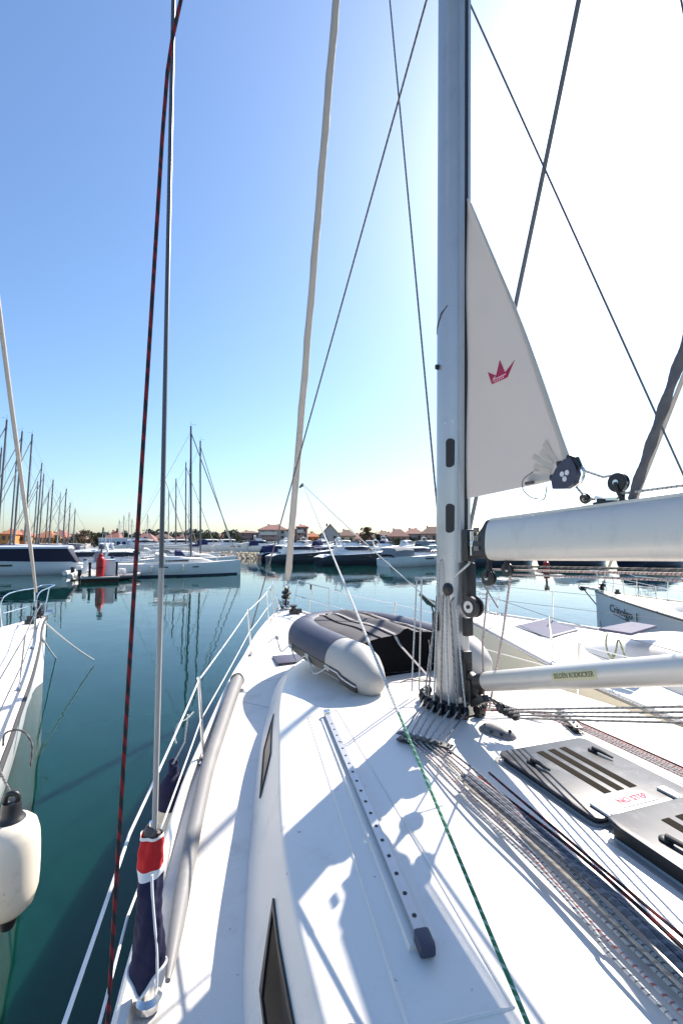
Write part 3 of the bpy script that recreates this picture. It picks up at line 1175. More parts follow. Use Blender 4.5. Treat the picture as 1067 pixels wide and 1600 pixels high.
# standing rigging
FS0 = Vector((0, 6.62, 1.70))
FS1 = Vector((0, 6.62 - 0.3625 * 15, 16.7))
mb = MB()
mb.tube([FS0, FS1], 0.006, 6)
fst = mb.part('forestay', WIRE, yacht)
fdir = (FS1 - FS0).normalized()
mb = MB()
mb.lathe([(0.03, 0.16), (0.10, 0.17), (0.105, 0.19), (0.06, 0.20), (0.06, 0.27), (0.105, 0.28), (0.10, 0.30), (0.05, 0.31), (0.045, 0.38), (0.05, 0.40), (0.03, 0.46)], FS0, fdir, 18)
mb.tube([FS0 + fdir * -0.06, FS0 + fdir * 0.17], 0.022, 8)
mb.part('furler_drum', BLK, fst)
mb = MB()
mb.lathe([(0.055, 0.41), (0.06, 0.43), (0.045, 0.47)], FS0, fdir, 14)
mb.part('furler_collar', STEEL, fst)


def stay(name, pts, r, label=None, m=WIRE):
    mb = MB()
    mb.tube(pts, r, 8)
    return mb.part(name, m, yacht, label=label)


SH0 = Vector((-2.10, -1.25, 1.36))
stay('shroud', [(-2.095, -1.247, 1.9), (-2.097, -1.246, 2.95)], 0.0105, 'grey sleeve on the lower port shroud', mat('sleeve_grey', (0.36, 0.35, 0.33), 0.6, var=0.1))
stay('shroud', [(-2.097, -1.246, 2.85), (-2.112, -1.24, 5.6), (-2.10, -1.0, 8.02), (-1.5, -0.9, 12.7)], 0.0092)
stay('shroud', [(2.10, -1.25, 1.36), (0.09, -0.2, 7.75)], 0.0075)
stay('shroud', [(2.12, -1.25, 1.36), (1.9, -0.72, 8.0), (1.5, -0.9, 12.7)], 0.0085)
mb = MB()
mb.lathe([(0.013, 0), (0.016, 0.01), (0.016, 0.16), (0.011, 0.18), (0.011, 0.26)], (-2.105, -1.25, 1.72), (0.0, 0.03, 1), 10)
mb.part('turnbuckle', STEEL, yacht)
mb = MB()
mb.lathe([(0.048, -0.02), (0.048, 0.004), (0.032, 0.02), (0.028, 0.14)], SH0 + Vector((0, 0, -0.01)), (0, 0, 1), 16)
mb.part('chainplate', STEEL, yacht)
mb = MB()
mb.box((2.1, -1.25, 1.42), (0.03, 0.09, 0.2), None, 0.008)
mb.part('chainplate', STEEL, yacht)

# ------------------------------------------------------------------ sails
mb = MB()
pts, rs = [], []
NG = 150
rr = random.Random(3)
rings = []
for i in range(NG + 1):
    t = i / NG
    p = FS0.lerp(FS1, 0.036 + 0.93 * t)
    zz = p.z
    r = 0.068 - 0.010 * max(0, (zz - 2) / 10)
    if i < 3:
        r *= (0.55, 0.8, 0.95)[i]
    ring = []
    for k in range(16):
        a = 2 * PI * k / 16
        q = r * (1 + 0.018 * math.sin(a + zz * 5.2) + 0.035 * math.sin(3 * a - zz * 3.7) + 0.02 * rr.uniform(-1, 1))
        e = 0.14 * r * max(0, math.cos(a - zz * 5.0)) ** 6
        ring.append(p + Vector(((q + e) * math.cos(a), (q + e) * math.sin(a), 0)))
    rings.append(ring)
mb.loft(rings)
mb.top('furled_headsail', GENOA, 'cream headsail rolled tightly round the forestay above the bow', 'furled sail', xf=BM, ang=70)
CLEW = (BMI @ at(474, 757, 8.75))

# mainsail: a triangle of cloth between mast and boom
LH = mastp(0, -0.190, 5.73)
LT = mastp(0, -0.198, 3.385)
CL = Vector((0, -1.285, 3.42))
ms = thing('mainsail', 'small grey triangle of mainsail showing behind the mast, with a crimson crown', 'sail', BM @ LT, TH)
MX = Matrix.Translation(-LT)


def sailp(a, b2, out=0.0):
    """a along foot from luff to clew, b up"""
    l = LT.lerp(LH, b2)
    leech = CL.lerp(LH + Vector((0, -0.02, 0)), b2)
    leech = leech + Vector((0, -0.035 * math.sin(PI * b2), 0))
    p = l.lerp(leech, a)
    bel = 0.015 * math.sin(PI * min(1, a * 0.9)) * (1 - b2) ** 0.7 + 0.006 * math.sin(a * 16 + b2 * 9) * (1 - b2) * a
    dx, dz = p.y - CL.y, p.z - CL.z
    dist = math.hypot(dx, dz)
    bel += 0.007 * math.sin(22 * math.atan2(dz, dx + 1e-6)) * math.exp(-((dist - 0.22) / 0.22) ** 2) + 0.006 * math.sin(6 * a + 11 * b2)
    p = p + Vector((-bel - out, 0, 0))
    if b2 < 0.25:
        p.z -= 0.006 * math.sin(PI * a) * (1 - b2 / 0.25)
    return p


mb = MB()
NA, NB = 26, 44
vs = [sailp(i / NA, j / NB) for j in range(NB + 1) for i in range(NA + 1)]
vs += [sailp(i / NA, j / NB, -0.0016) for j in range(NB + 1) for i in range(NA + 1)]
fs = []
o = (NA + 1) * (NB + 1)
for j in range(NB):
    for i in range(NA):
        a = j * (NA + 1) + i
        fs.append([a, a + 1, a + NA + 2, a + NA + 1])
        fs.append([o + a, o + a + NA + 1, o + a + NA + 2, o + a + 1])
mb.add(vs, fs)
mb.part('sail_cloth', SAILM, ms, xf=MX, ang=80)
mb = MB()
rows = [[sailp(a, j / 40, q) for a, q in ((0.955, 0.003), (1.0, 0.003), (1.003, 0.0), (1.0, -0.005), (0.955, -0.005))] for j in range(40)]
mb.loft(rows, closed=False)
mb.part('leech_tape', SAILW, ms, xf=MX, ang=80)



def plane_ab(u, z):
    """sail parameters for boat-plane point (u, z)"""
    b2 = (z - LT.z) / (LH.z - LT.z)
    for _ in range(6):
        l = LT.lerp(LH, b2)
        e = CL.lerp(LH, b2)
        a = (u - l.y) / min(-1e-4, (e.y - l.y))
        zz = sailp(a, b2).z
        b2 += (z - zz) / (LH.z - LT.z)
    return a, b2


def on_sail(poly, out, name, m, parent, label=None, sub=7):
    """print a polygon on the cloth as a thin raised patch"""
    ctr = (sum(p[0] for p in poly) / len(poly), sum(p[1] for p in poly) / len(poly))
    vs = [sailp(*plane_ab(*p), out) for p in poly] + [sailp(*plane_ab(*p), out - 0.0015) for p in poly]
    n = len(poly)
    mb2 = MB()
    mb2.add(vs, [list(range(n)), [n + i for i in range(n)][::-1]] + [[i, (i + 1) % n, n + (i + 1) % n, n + i] for i in range(n)])
    return mb2.part(name, m, parent, xf=MX, label=label)


# crown emblem split in convex pieces
CP = {'a': (-0.543, 4.261), 'b': (-0.583, 4.159), 'c': (-0.751, 4.145), 'd': (-0.811, 4.240), 'e': (-0.727, 4.187), 'f': (-0.676, 4.293), 'g': (-0.632, 4.203)}
emb = on_sail([CP['a'], CP['b'], (-0.60, 4.2), CP['g']], 0.004, 'crown_emblem', CRIM, ms, 'crimson three-pointed crown')
bm_extra = [[CP['b'], CP['c'], CP['e'], CP['g']], [CP['g'], CP['e'], CP['f']], [CP['e'], CP['c'], CP['d']]]
for q in bm_extra:
    o2 = on_sail(q, 0.0042, 'crown_emblem', CRIM, emb)
on_sail([(-0.598, 4.180), (-0.600, 4.187), (-0.738, 4.176), (-0.737, 4.169)], 0.0062, 'crown_band', PINKP, emb)
for i in range(5):
    u = -0.615 - 0.022 * i
    on_sail([(u, 4.160 - 0.001 * i), (u, 4.172 - 0.001 * i), (u - 0.012, 4.171 - 0.001 * i), (u - 0.012, 4.159 - 0.001 * i)], 0.0062, 'crown_lettering', PINKP, emb)

# clew: radiating patches, dark plate with three pale dots, ring
for i, (ang, l0, l1, wd) in enumerate(((7, 0.10, 0.29, 0.046), (21, 0.11, 0.26, 0.042), (33, 0.10, 0.30, 0.03), (44, 0.12, 0.25, 0.036), (56, 0.11, 0.27, 0.04))):
    c, s2 = math.cos(R(ang)), math.sin(R(ang))
    base = (-1.215, 3.42)
    q = []
    for l, ww in ((l0, -wd * 0.7), (l1, -wd), (l1, wd), (l0, wd * 0.7)):
        q.append((base[0] + c * l - s2 * ww * 0.5, base[1] + s2 * l + c * ww * 0.5))
    on_sail([(min(-0.3, max(a, -1.33)), z) for a, z in q], 0.004 + 0.0008 * i, 'clew_patch', SAILW, ms)
mb = MB()
out = [(-1.13, 3.36), (-1.12, 3.42), (-1.16, 3.475), (-1.215, 3.515), (-1.265, 3.52), (-1.295, 3.47), (-1.305, 3.42), (-1.285, 3.375), (-1.23, 3.35)]
mb.loft([[Vector((x, u, z)) for u, z in out] for x in (-0.02, 0.012)])
cp = mb.part('clew_plate', DNAV, ms, xf=MX, ang=30, label='dark clew plate with three pale dots')
for u, z in ((-1.205, 3.435), (-1.24, 3.438), (-1.222, 3.405)):
    mb = MB()
    mb.lathe([(0.015, 0), (0.015, 0.003)], (-0.02, u, z), (-1, 0, 0), 12)
    mb.part('plate_dot', STKW, cp, xf=MX)
mb = MB()
mb.tube([(0.0, -1.235, 3.53), (0, -1.285, 3.505), (0, -1.315, 3.45)], [0.016, 0.02, 0.014], 8)
mb.box((0, -1.175, 3.50), (0.03, 0.035, 0.03), None, 0.006)
mb.box((0, -1.118, 3.43), (0.03, 0.03, 0.03), None, 0.006)
mb.part('clew_strap', BLK, ms, xf=MX)
mb = MB()
mb.tube(spline([(0.0, -1.29, 3.48), (0.0, -1.335, 3.44), (0.0, -1.32, 3.385), (0, -1.27, 3.355)], 5), 0.007, 8)
mb.part('clew_ring', STEEL, ms, xf=MX)
mb = MB()
mb.tube(spline([(-0.03, -0.99, 3.48), (-0.05, -0.93, 3.44), (-0.055, -0.93, 3.38), (-0.04, -0.97, 3.33), (-0.03, -1.03, 3.31)], 5), 0.003, 6)
mb.tube(spline([(-0.03, -1.10, 3.38), (-0.04, -1.09, 3.31), (-0.035, -1.05, 3.30)], 5), 0.003, 6)
mb.box((-0.035, -0.965, 3.415), (0.02, 0.07, 0.02), None, 0.008)
mb.part('reef_tie', RP_DK, ms, xf=MX)


# ------------------------------------------------------------------ ropes
def rope(pts, r, m, label, group=None, name='rope', n=7, xf=BM):
    mb2 = MB()
    mb2.tube(pts, r, n)
    return mb2.top(name, m, label, 'rope', group, xf=xf)


# tall red-flecked line beside the port shroud
P0 = [(-2.205, -1.53, 1.36), (-2.20, -1.53, 1.56), (-2.16, -1.54, 2.98), (-2.115, -1.555, 4.5), (-2.104, -1.56, 4.74), (-2.089, -1.565, 4.88), (-2.06, -1.574, 5.05), (-1.98, -1.59, 5.5), (-1.9, -1.5, 6.2), (-1.85, -1.2, 7.9)]
rope(P0, 0.0068, RP_KR, 'black rope with red flecks rising outside the port rail', name='halyard_rope', n=8)
rope(sag((-0.95, 4.98, 1.50), (-0.028, -0.293, 8.39), 0.0, 10), 0.010, RP_DK, 'dark halyard slanting from the mast to the port foredeck', name='halyard_rope')
rope(sag((0.0, 0.175, 3.3), (0.0, 1.62, 13.0), 0.0, 10), 0.0085, RP_DK, 'thin dark halyard leaning forward off the mast front', name='halyard_rope')
# headsail sheets
SB = BMI @ on_z(826, 1604, 1.92)
mid = CLEW.lerp(SB, 0.86)
rope(sag(CLEW, mid, 0.006, 16), 0.0085, LTWHT, 'white headsail sheet running aft past the dinghy to a green tail', 'headsail sheets', name='headsail_sheet')
end = SB + (SB - CLEW).normalized() * 1.4
rope([mid, SB, end], 0.0064, LTGRN, 'green tail of the headsail sheet crossing the near coachroof', 'headsail sheets', name='headsail_sheet')
rope(sag(CLEW, (0.62, 1.3, 2.35), 0.03, 16) + [Vector((1.0, -0.2, 1.95)), Vector((1.3, -1.9, 1.75))], 0.008, LTWHT, 'white headsail sheet passing behind the mast to starboard', 'headsail sheets', name='headsail_sheet')
mb = MB()
mb.tube([CLEW + Vector((0.0, 0.3, -0.02)), CLEW + Vector((0, 0.05, 0)), CLEW], [0.02, 0.035, 0.018], 8)
mb.top('bowline_knot', RP_DK, 'dark knot at the rolled headsail clew where both sheets start', 'knot', xf=BM)

# control lines fan from the mast foot to the organisers and run aft
KIND = [RP_KW, RP_RW, RP_KW, RP_TAN, RP_KW, RP_RW, RP_BLU]
NAMES = ['pale black-flecked control line outermost at the port organiser', 'pale red-flecked control line second from the port end', 'pale black-flecked control line third at the port organiser', 'tan control line in the middle of the port bundle', 'pale black-flecked control line just inboard of the tan one', 'pale red-flecked control line sixth across the port organiser', 'slate control line innermost at the port organiser']
G1 = 'control lines led aft on the port side of the hatches'
oa, ob = Vector((-0.645, -0.415, 0)), Vector((-0.455, -0.68, 0))
prt = [b2 for b2 in BLOCKS if -180 <= b2[0] <= -60]
rr = random.Random(5)
for i in range(7):
    p = oa.lerp(ob, (i + 0.5) / 7)
    z = roofz(p.x, p.y) + 0.027
    a, c = prt[6 - i] if i < len(prt) else prt[0]
    e1 = Vector((-0.735 + 0.030 * i, -2.2, 0))
    e2 = Vector((-0.80 + 0.032 * i, -3.9, 0))
    pts = [c + Vector((0, 0, 0.02)), c + Vector((-0.02, -0.03, 0.002)), Vector((p.x + 0.02, p.y + 0.05, z)), Vector((p.x, p.y - 0.02, z))]
    for k in range(1, 9):
        q = Vector((p.x, p.y, 0)).lerp(e1, k / 8)
        q.x += 0.012 * math.sin(k * 1.3 + i * 2) * min(1, k / 3)
        q.z = roofz(q.x, q.y) + 0.03 + 0.012 * math.sin(PI * k / 8)
        pts.append(q)
    q = e2.copy()
    q.z = roofz(q.x, q.y) + 0.05
    pts.append(q)
    rope(spline(pts, 4), 0.0062, KIND[i], NAMES[i], G1, name='control_line')
# loose tails lying on top of the port bundle
for i, (m, r, off, lab) in enumerate(((RP_BLU, 0.013, 0.0, 'thick slate rope lying along the port bundle nearest the hatches'), (RP_BLU, 0.013, 0.03, 'thick slate rope lying on the middle of the port bundle'), (RP_BLU, 0.012, 0.062, 'thick slate rope lying along the outboard edge of the port bundle'), (RP_KR, 0.007, -0.035, 'dark rope with red flecks along the inboard edge of the port bundle'), (RP_KR, 0.006, -0.075, 'dark red-flecked rope bowed inboard of the port bundle'), (RP_TAN, 0.006, 0.088, 'thin tan rope along the outboard edge of the port bundle'))):
    pts = []
    for k in range(11):
        t = k / 10
        s = -0.535 - 0.10 * t - off + (0.045 * math.sin(PI * t * 1.1) if i != 4 else 0.02) * (1 if i != 5 else 0.3)
        u = -1.05 - 1.9 * t
        pts.append(Vector((s + 0.006 * math.sin(9 * t + i * 2), u, roofz(s, u) + 0.036 + 0.012 * (i % 3) + 0.004 * math.sin(12 * t + i))))
    rope(spline(pts, 3), r, m, lab, G1, name='control_line')
# starboard side
oa, ob = Vector((0.665, -0.42, 0)), Vector((0.54, -0.70, 0))
stb = [b2 for b2 in BLOCKS if b2[0] >= 60]
KS = [RP_KR, RP_RW, RP_RW, RP_KW, RP_RW]
NS = ['black red-flecked control line outermost on the starboard roof', 'pale red-flecked control line beside the black one to starboard', 'pale red-flecked control line in the middle of the starboard group', 'pale black-flecked control line in the starboard group', 'pale red-flecked control line nearest the hatches to starboard']
for i in range(5):
    p = oa.lerp(ob, (i + 0.5) / 5)
    z = roofz(p.x, p.y) + 0.027
    a, c = stb[min(i, len(stb) - 1)]
    pts = [c + Vector((0, 0, 0.02)), c + Vector((0.02, -0.02, 0.004)), Vector((p.x - 0.02, p.y + 0.05, z)), Vector((p.x, p.y - 0.02, z))]
    for k in range(1, 7):
        t = k / 6
        q = Vector((p.x + (0.03 - 0.012 * i) * t, p.y - 3.2 * t, 0))
        q.z = roofz(q.x, q.y) + 0.03
        pts.append(q)
    rope(spline(pts, 4), 0.006, KS[i], NS[i], 'control lines led aft to starboard of the hatches', name='control_line')
# vang tackle
for i in range(4):
    x = 0.03 + 0.022 * (i - 1.5)
    a = Vector((x, -0.62 - 0.02 * i, 1.945 - 0.014 * i))
    b2 = Vector((x, -3.1, 2.83 - 0.03 * i))
    rope(sag(a, b2, 0.005, 6), 0.006, RP_GRY, ('uppermost', 'second', 'third', 'lowest')[i] + ' grey fall of the tackle under the vang tube', 'vang tackle falls', name='tackle_rope')
# lines under the boom
rope([(0.055, -0.47, 2.86), (0.05, -0.7, 2.868), (0.05, -3.5, 2.985)], 0.0075, RP_RW, 'red-flecked line stretched tight just below the boom', 'lines under the boom', name='reef_line')
rope([(0.02, -0.73, 2.895), (0.02, -3.5, 2.995)], 0.0065, RP_DK, 'dark line stretched tight against the boom underside', 'lines under the boom', name='reef_line')
rope([(0.03, -0.71, 2.84), (0.03, -3.5, 2.96)], 0.006, RP_RW, 'lower red-flecked line running aft below the boom', 'lines under the boom', name='reef_line')
rope([(0.03, -0.69, 2.83), (0.03, -0.6, 2.45), (0.08, -0.36, 1.84)], 0.0075, RP_RW, 'red-flecked line dropping from the boom block to the mast foot', 'lines dropping from the boom', name='reef_line')
rope([(0.06, -0.415, 2.79), (0.08, -0.30, 2.3), (0.12, -0.25, 1.84)], 0.007, RP_RW, 'red-flecked line dropping from the boom end beside the mast', 'lines dropping from the boom', name='reef_line')
rope([(-0.06, -0.36, 2.90), (-0.1, -0.2, 2.78)], 0.008, LTWHT, 'short white lashing between the boom end and mast', name='lashing')
rope([(0.0, -0.42, 2.77), (0.01, -0.5, 2.68), (0.03, -0.555, 2.6)], 0.005, RP_GRY, 'frayed grey rope tail hanging under the boom end', name='lashing')
# outhaul
rope([(0, -1.325, 3.44), (0, -1.45, 3.385), (0, -1.54, 3.385), (0, -1.58, 3.34), (0, -1.56, 3.30)], 0.0065, RP_KW, 'speckled outhaul line from the clew to its block', 'outhaul lines', name='outhaul_line')
rope(sag((0, -1.55, 3.290), (0, -3.6, 3.335), 0.005, 6), 0.0065, RP_KW, 'speckled outhaul line leading aft above the boom', 'outhaul lines', name='outhaul_line')
rope([(0, -1.27, 3.365), (0, -1.32, 3.31)], 0.006, RP_KW, 'short speckled line below the clew', 'outhaul lines', name='outhaul_line')
mb = MB()
rings = []
a, b2 = Vector((0.01, -1.585, 3.24)), Vector((0.02, -2.6, 5.6))
d = (b2 - a).normalized()
s1 = Vector((1, 0, 0))
s2 = d.cross(s1)
for k in range(160):
    t = k / 159
    tw = t * 48
    c, s = math.cos(tw), math.sin(tw)
    ring = []
    for q in range(10):
        g = 2 * PI * q / 10
        x, y = 0.024 * math.cos(g), 0.018 * math.sin(g)
        ring.append(a.lerp(b2, t) + s1 * (x * c - y * s) + s2 * (x * s + y * c))
    rings.append(ring)
mb.loft(rings)
mb.top('lazy_strap', mat('strap_grey', (0.11, 0.11, 0.12), 0.8, var=0.35, vscale=25, bump=0.4), 'thick dark twisted strap rising from the boom top', 'strap', xf=BM)
# halyards lying down the lower mast
PM = [(-0.11, 0.09, 2.40, RP_KW), (-0.125, 0.03, 2.62, RP_GRY), (-0.125, -0.01, 2.9, LTWHT), (-0.12, -0.06, 2.64, RP_TAN), (-0.115, -0.09, 2.62, LTWHT), (-0.10, -0.13, 2.60, RP_GRY), (-0.085, -0.19, 2.55, LTWHT)]
LM = ['speckled halyard down the port front of the lower mast', 'grey halyard down the port face of the lower mast', 'longest white halyard down the middle of the lower mast', 'tan halyard leaving the mast exit', 'white halyard just aft of the tan one on the mast', 'grey halyard down the aft port face of the mast', 'white halyard beside the furling drum on the mast']
for i, (x, y, z, m) in enumerate(PM):
    a, c = prt[6 - i] if i < 7 else prt[0]
    p = mastp(x, y, z)
    q = c + Vector((0, 0, 0.03))
    rope([p + Vector((0.03, 0, 0.03)), p, p.lerp(q, 0.5) + Vector((-0.004, 0, 0)), q], 0.0072, m, LM[i], 'halyards on the lower mast', name='halyard_rope')
for i, (p, q) in enumerate((((-0.12, 0.34, 2.72), (-0.20, 0.30, 1.8)), ((-0.06, 0.36, 2.75), (-0.13, 0.30, 1.8)))):
    rope([p, q], 0.007, LTWHT, ('outer', 'inner')[i] + ' white rope hanging in front of the mast against the dark cover', 'ropes in front of the mast', name='halyard_rope')
rope(spline([(-0.33, 0.25, 1.90), (-0.25, 0.24, 1.92), (-0.16, 0.2, 1.91), (-0.11, 0.10, 1.93)], 4), 0.006, RP_TAN, 'short tan lashing tied across the mast foot', name='lashing')

# ------------------------------------------------------------------ tender on the coachroof
DZ = 1.68
DB = Vector((-0.066, 2.07, DZ))
din = thing('inflatable_dinghy', 'grey inflatable dinghy under a dark cover lashed ahead of the mast', 'dinghy', BM @ DB, TH + R(8))
RD = 0.202


def dtube(sg):
    ax = [Vector((sg * 0.62, -1.22, 0.24)), Vector((sg * 0.62, -0.8, 0.235)), Vector((sg * 0.62, -0.4, 0.235)), Vector((sg * 0.60, -0.02, 0.235)), Vector((sg * 0.50, 0.36, 0.235)), Vector((sg * 0.24, 0.62, 0.24)), Vector((0, 0.68, 0.24))]
    return spline(ax, 6)


for sg in (-1, 1):
    body, cap = MB(), MB()
    pts = dtube(sg)
    d0 = Vector((sg * 0.0, -1, 0.0))
    cone = [(0.05, 0.36), (0.085, 0.345), (0.12, 0.30), (0.165, 0.2), (0.2, 0.09), (RD, 0.0)]
    cp_pts = [pts[0] + d0 * h + Vector((0, 0, -0.10 * (h / 0.36))) for r, h in cone]
    cap.tube(cp_pts + [pts[0] + Vector((0, 0.02, 0))], [r for r, h in cone] + [RD], 28)
    body.tube(pts, RD, 28)
    tb = body.part('buoyancy_tube', DPVC, din, ang=60)
    cap.part('end_cone', DPVC, tb, ang=60)
    # slate panel over the upper half of the tube
    pan = MB()
    rows = []
    for i in range(4, len(pts)):
        p = pts[i]
        tdir = (pts[min(i + 1, len(pts) - 1)] - pts[i - 1]).normalized()
        sd = Vector((tdir.y, -tdir.x, 0)) * sg
        if sd.length < 1e-6:
            sd = Vector((sg, 0, 0))
        sd.normalize()
        rows.append([p + (sd * math.cos(q) + Vector((0, 0, 1)) * math.sin(q)) * (RD + 0.0035) for q in [R(-4 + 140 * j / 12) for j in range(13)]])
    pan.loft(rows, closed=False)
    pan.part('tube_panel', DNAV, tb, ang=60)
    # rubbing strip with pale pin lines
    for dz, m, w2 in ((-0.055, BLK, 0.044), (-0.040, STKW, 0.006), (-0.070, STKW, 0.006)):
        st = MB()
        rows = []
        ext = [pts[0] + d0 * h + Vector((0, 0, -0.10 * (h / 0.36))) for h in (0.24, 0.2, 0.14, 0.07)]
        er = [0.145, 0.165, 0.186, 0.204]
        seq = list(zip(ext, er)) + [(p, RD) for p in pts]
        if m is STKW:
            seq = seq[:9]
        for i, (p, r) in enumerate(seq):
            tdir = (seq[min(i + 1, len(seq) - 1)][0] - seq[max(0, i - 1)][0]).normalized()
            sd = (Vector((tdir.y, -tdir.x, 0)) * sg).normalized()
            k = 0.012 if m is BLK else 0.0145
            el = math.asin(max(-1, min(1, dz / r)))
            base = p + sd * (r * math.cos(el)) + Vector((0, 0, r * math.sin(el)))
            rows.append([base + Vector((0, 0, w2)) - sd * 0.01, base + Vector((0, 0, w2 * 0.8)) + sd * k, base + Vector((0, 0, -w2 * 0.8)) + sd * k, base + Vector((0, 0, -w2)) - sd * 0.01])
        st.loft(rows)
        st.part('rubbing_strip' if m is BLK else 'pin_line', m, tb, ang=30)
    # grab line
    gl = MB()
    gp = []
    for k in range(4):
        y = -1.0 + 0.5 * k
        gp += [Vector((sg * (0.62 + RD + 0.01), y, 0.19)), Vector((sg * (0.62 + RD + 0.03), y + 0.25, 0.08))]
    gl.tube(spline(gp, 4), 0.008, 6)
    gl.part('grab_line', LTWHT, tb)
    for k in range(4):
        pd = MB()
        pd.box((sg * (0.62 + RD + 0.002), -1.0 + 0.5 * k, 0.19), (0.02, 0.09, 0.05), None, 0.01)
        pd.part('grab_patch', DPVC, tb)
# floor keel so it rests on the roof
mb = MB()
mb.loft([[Vector((x, y, z)) for x, z in ((-0.5, 0.17), (-0.3, 0.10), (0, 0.075), (0.3, 0.10), (0.5, 0.17))] for y in (-1.1, 0.0, 0.4)] + [[Vector((x * 0.5, 0.6, z + 0.12)) for x, z in ((-0.5, 0.12), (-0.3, 0.03), (0, -0.02), (0.3, 0.03), (0.5, 0.12))]], closed=False)
mb.part('keel', DPVC, din)
# cover: sloping grey panels with a hump over the seat and the console
PROF = [(-0.56, 0.34), (-0.44, 0.40), (-0.3, 0.43), (-0.14, 0.445), (-0.06, 0.452), (0.0, 0.495), (0.06, 0.50), (0.13, 0.46), (0.28, 0.44), (0.44, 0.41), (0.58, 0.34)]


def cov_z(x, y):
    z = curve([(a, b2) for a, b2 in PROF], x)[0]
    k = max(0, min(1, (y + 1.05) / 0.25))
    f = 1 - 0.30 * max(0, (y - 0.2) / 0.5) ** 1.6
    base = 0.36
    hump = (z - base)
    return base + hump * f + 0.012 * math.sin(7 * y + 3 * x) * (1 - abs(x)) - 0.05 * max(0, y - 0.3)


mb = MB()
rows = []
for j in range(31):
    y = -1.06 + 1.86 * j / 30
    wdt = 1.0 if y < 0.2 else max(0.30, 1 - 0.70 * ((y - 0.2) / 0.6) ** 2)
    rows.append([Vector((x * wdt, y, cov_z(x, y))) for x in [-0.57 + 1.15 * i / 30 for i in range(31)]])
mb.loft(rows, closed=False)
cv = mb.part('cover', DCOV, din, ang=60)
mb = MB()
top = [Vector((x, -1.065, cov_z(x, -1.06) + 0.004)) for x in [-0.57 + 1.15 * i / 24 for i in range(25)]]
bot = [Vector((p.x * 0.86, -1.10, 0.03)) for p in top]
back = [p + Vector((0, 0.03, 0)) for p in bot]
mb.loft([top, [a.lerp(b2, 0.33) + Vector((0, -0.012 + 0.01 * math.sin(i), 0)) for i, (a, b2) in enumerate(zip(top, bot))], [a.lerp(b2, 0.7) + Vector((0, 0.006 * math.sin(i * 1.7), 0)) for i, (a, b2) in enumerate(zip(top, bot))], bot, back], closed=False)
mb.part('transom_flap', DBLK, din, ang=40)
for x0 in (-0.27, 0.24, 0.42):
    mb = MB()
    rows = []
    for j in range(22):
        y = -1.07 + 1.75 * j / 21
        xx = x0 * (1 if y < 0.2 else 1 - 0.5 * (y - 0.2))
        z = cov_z(xx, y) + 0.005
        rows.append([Vector((xx - 0.014, y, z)), Vector((xx, y, z + 0.006)), Vector((xx + 0.014, y, z))])
    mb.loft(rows, closed=False)
    mb.part('cover_seam', DBLK, cv)


def strap(pts, wd, name, m, parent):
    mb2 = MB()
    rows = []
    pts = [Vector(p) for p in pts]
    for i, p in enumerate(pts):
        t = (pts[min(i + 1, len(pts) - 1)] - pts[max(0, i - 1)]).normalized()
        sd = Vector((t.y, -t.x, 0))
        sd = sd.normalized() if sd.length > 0.05 else Vector((1, 0, 0))
        if abs(t.z) > 0.9:
            sd = Vector((1, 0, 0))
        up2 = sd.cross(t).normalized()
        rows.append([p - sd * wd / 2, p + sd * wd / 2, p + sd * wd / 2 + up2 * 0.003, p - sd * wd / 2 + up2 * 0.003])
    mb2.loft(rows)
    return mb2.part(name, m, parent, ang=20)


strap([(-0.12, 0.7, cov_z(-0.12, 0.7) + 0.012)] + [(-0.10, y, cov_z(-0.10, y) + 0.014) for y in (0.5, 0.3, 0.1, -0.2, -0.5, -0.8, -1.05)] + [(-0.09, -1.12, 0.36), (0.08, -1.42, 0.06)], 0.035, 'lashing_strap', WEBB, din)
strap([(0.30, 0.5, cov_z(0.30, 0.5) + 0.012)] + [(0.30, y, cov_z(0.30, y) + 0.014) for y in (0.3, 0.1, -0.3, -0.7, -1.05)] + [(0.30, -1.10, 0.30), (0.28, -1.13, 0.05)], 0.012, 'lashing_strap', RP_KW, din)

# ------------------------------------------------------------------ things hung on or lying along the port rail
# long grey tube lashed inside the rail
axis = []
for i in range(30):
    u = 2.28 - 3.52 * i / 29
    hb, zs = curve(YT, u)
    axis.append(Vector((-(hb - 0.165 + 0.02 * max(0, u) - 0.005 * max(0, -u)), u, zs + 0.035)))
mb = MB()
mb.tube(axis, [0.074 - 0.0014 * i for i in range(27)] + [0.034, 0.026, 0.010], 22)
mb.v = [p for p in mb.v]
TUBE = thing('deck_tube', 'long grey padded tube with a black conical cap lying along the port rail', 'tube', BM @ axis[15], TH)
TX = Matrix.Translation(-axis[15])
mb.part('tube_body', TUBEM, TUBE, xf=TX, ang=60)
mb = MB()
d = (axis[0] - axis[1]).normalized()
mb.lathe([(0.08, -0.012), (0.082, 0.0), (0.078, 0.02), (0.045, 0.14), (0.027, 0.19), (0.012, 0.20)], axis[0], d, 22)
mb.part('end_cap', BLK, TUBE, xf=TX)
mb = MB()
q = axis[0] - d * 0.06
mb.tube([q + Vector((-0.055 + 0.01 * k, 0.0, 0.060 + 0.002 * k)) for k in range(6)], 0.011, 6)
mb.part('printed_mark', INKO, TUBE, xf=TX)
# canvas boot round the shroud turnbuckle
cov = thing('shroud_boot', 'navy canvas boot with red and white bands round the port shroud foot', 'rigging cover', BM @ SH0, TH)
CX = Matrix.Translation(-SH0)
A0, A1 = Vector((-2.105, -1.262, 1.385)), Vector((-2.106, -1.236, 1.935))
NB2 = 40


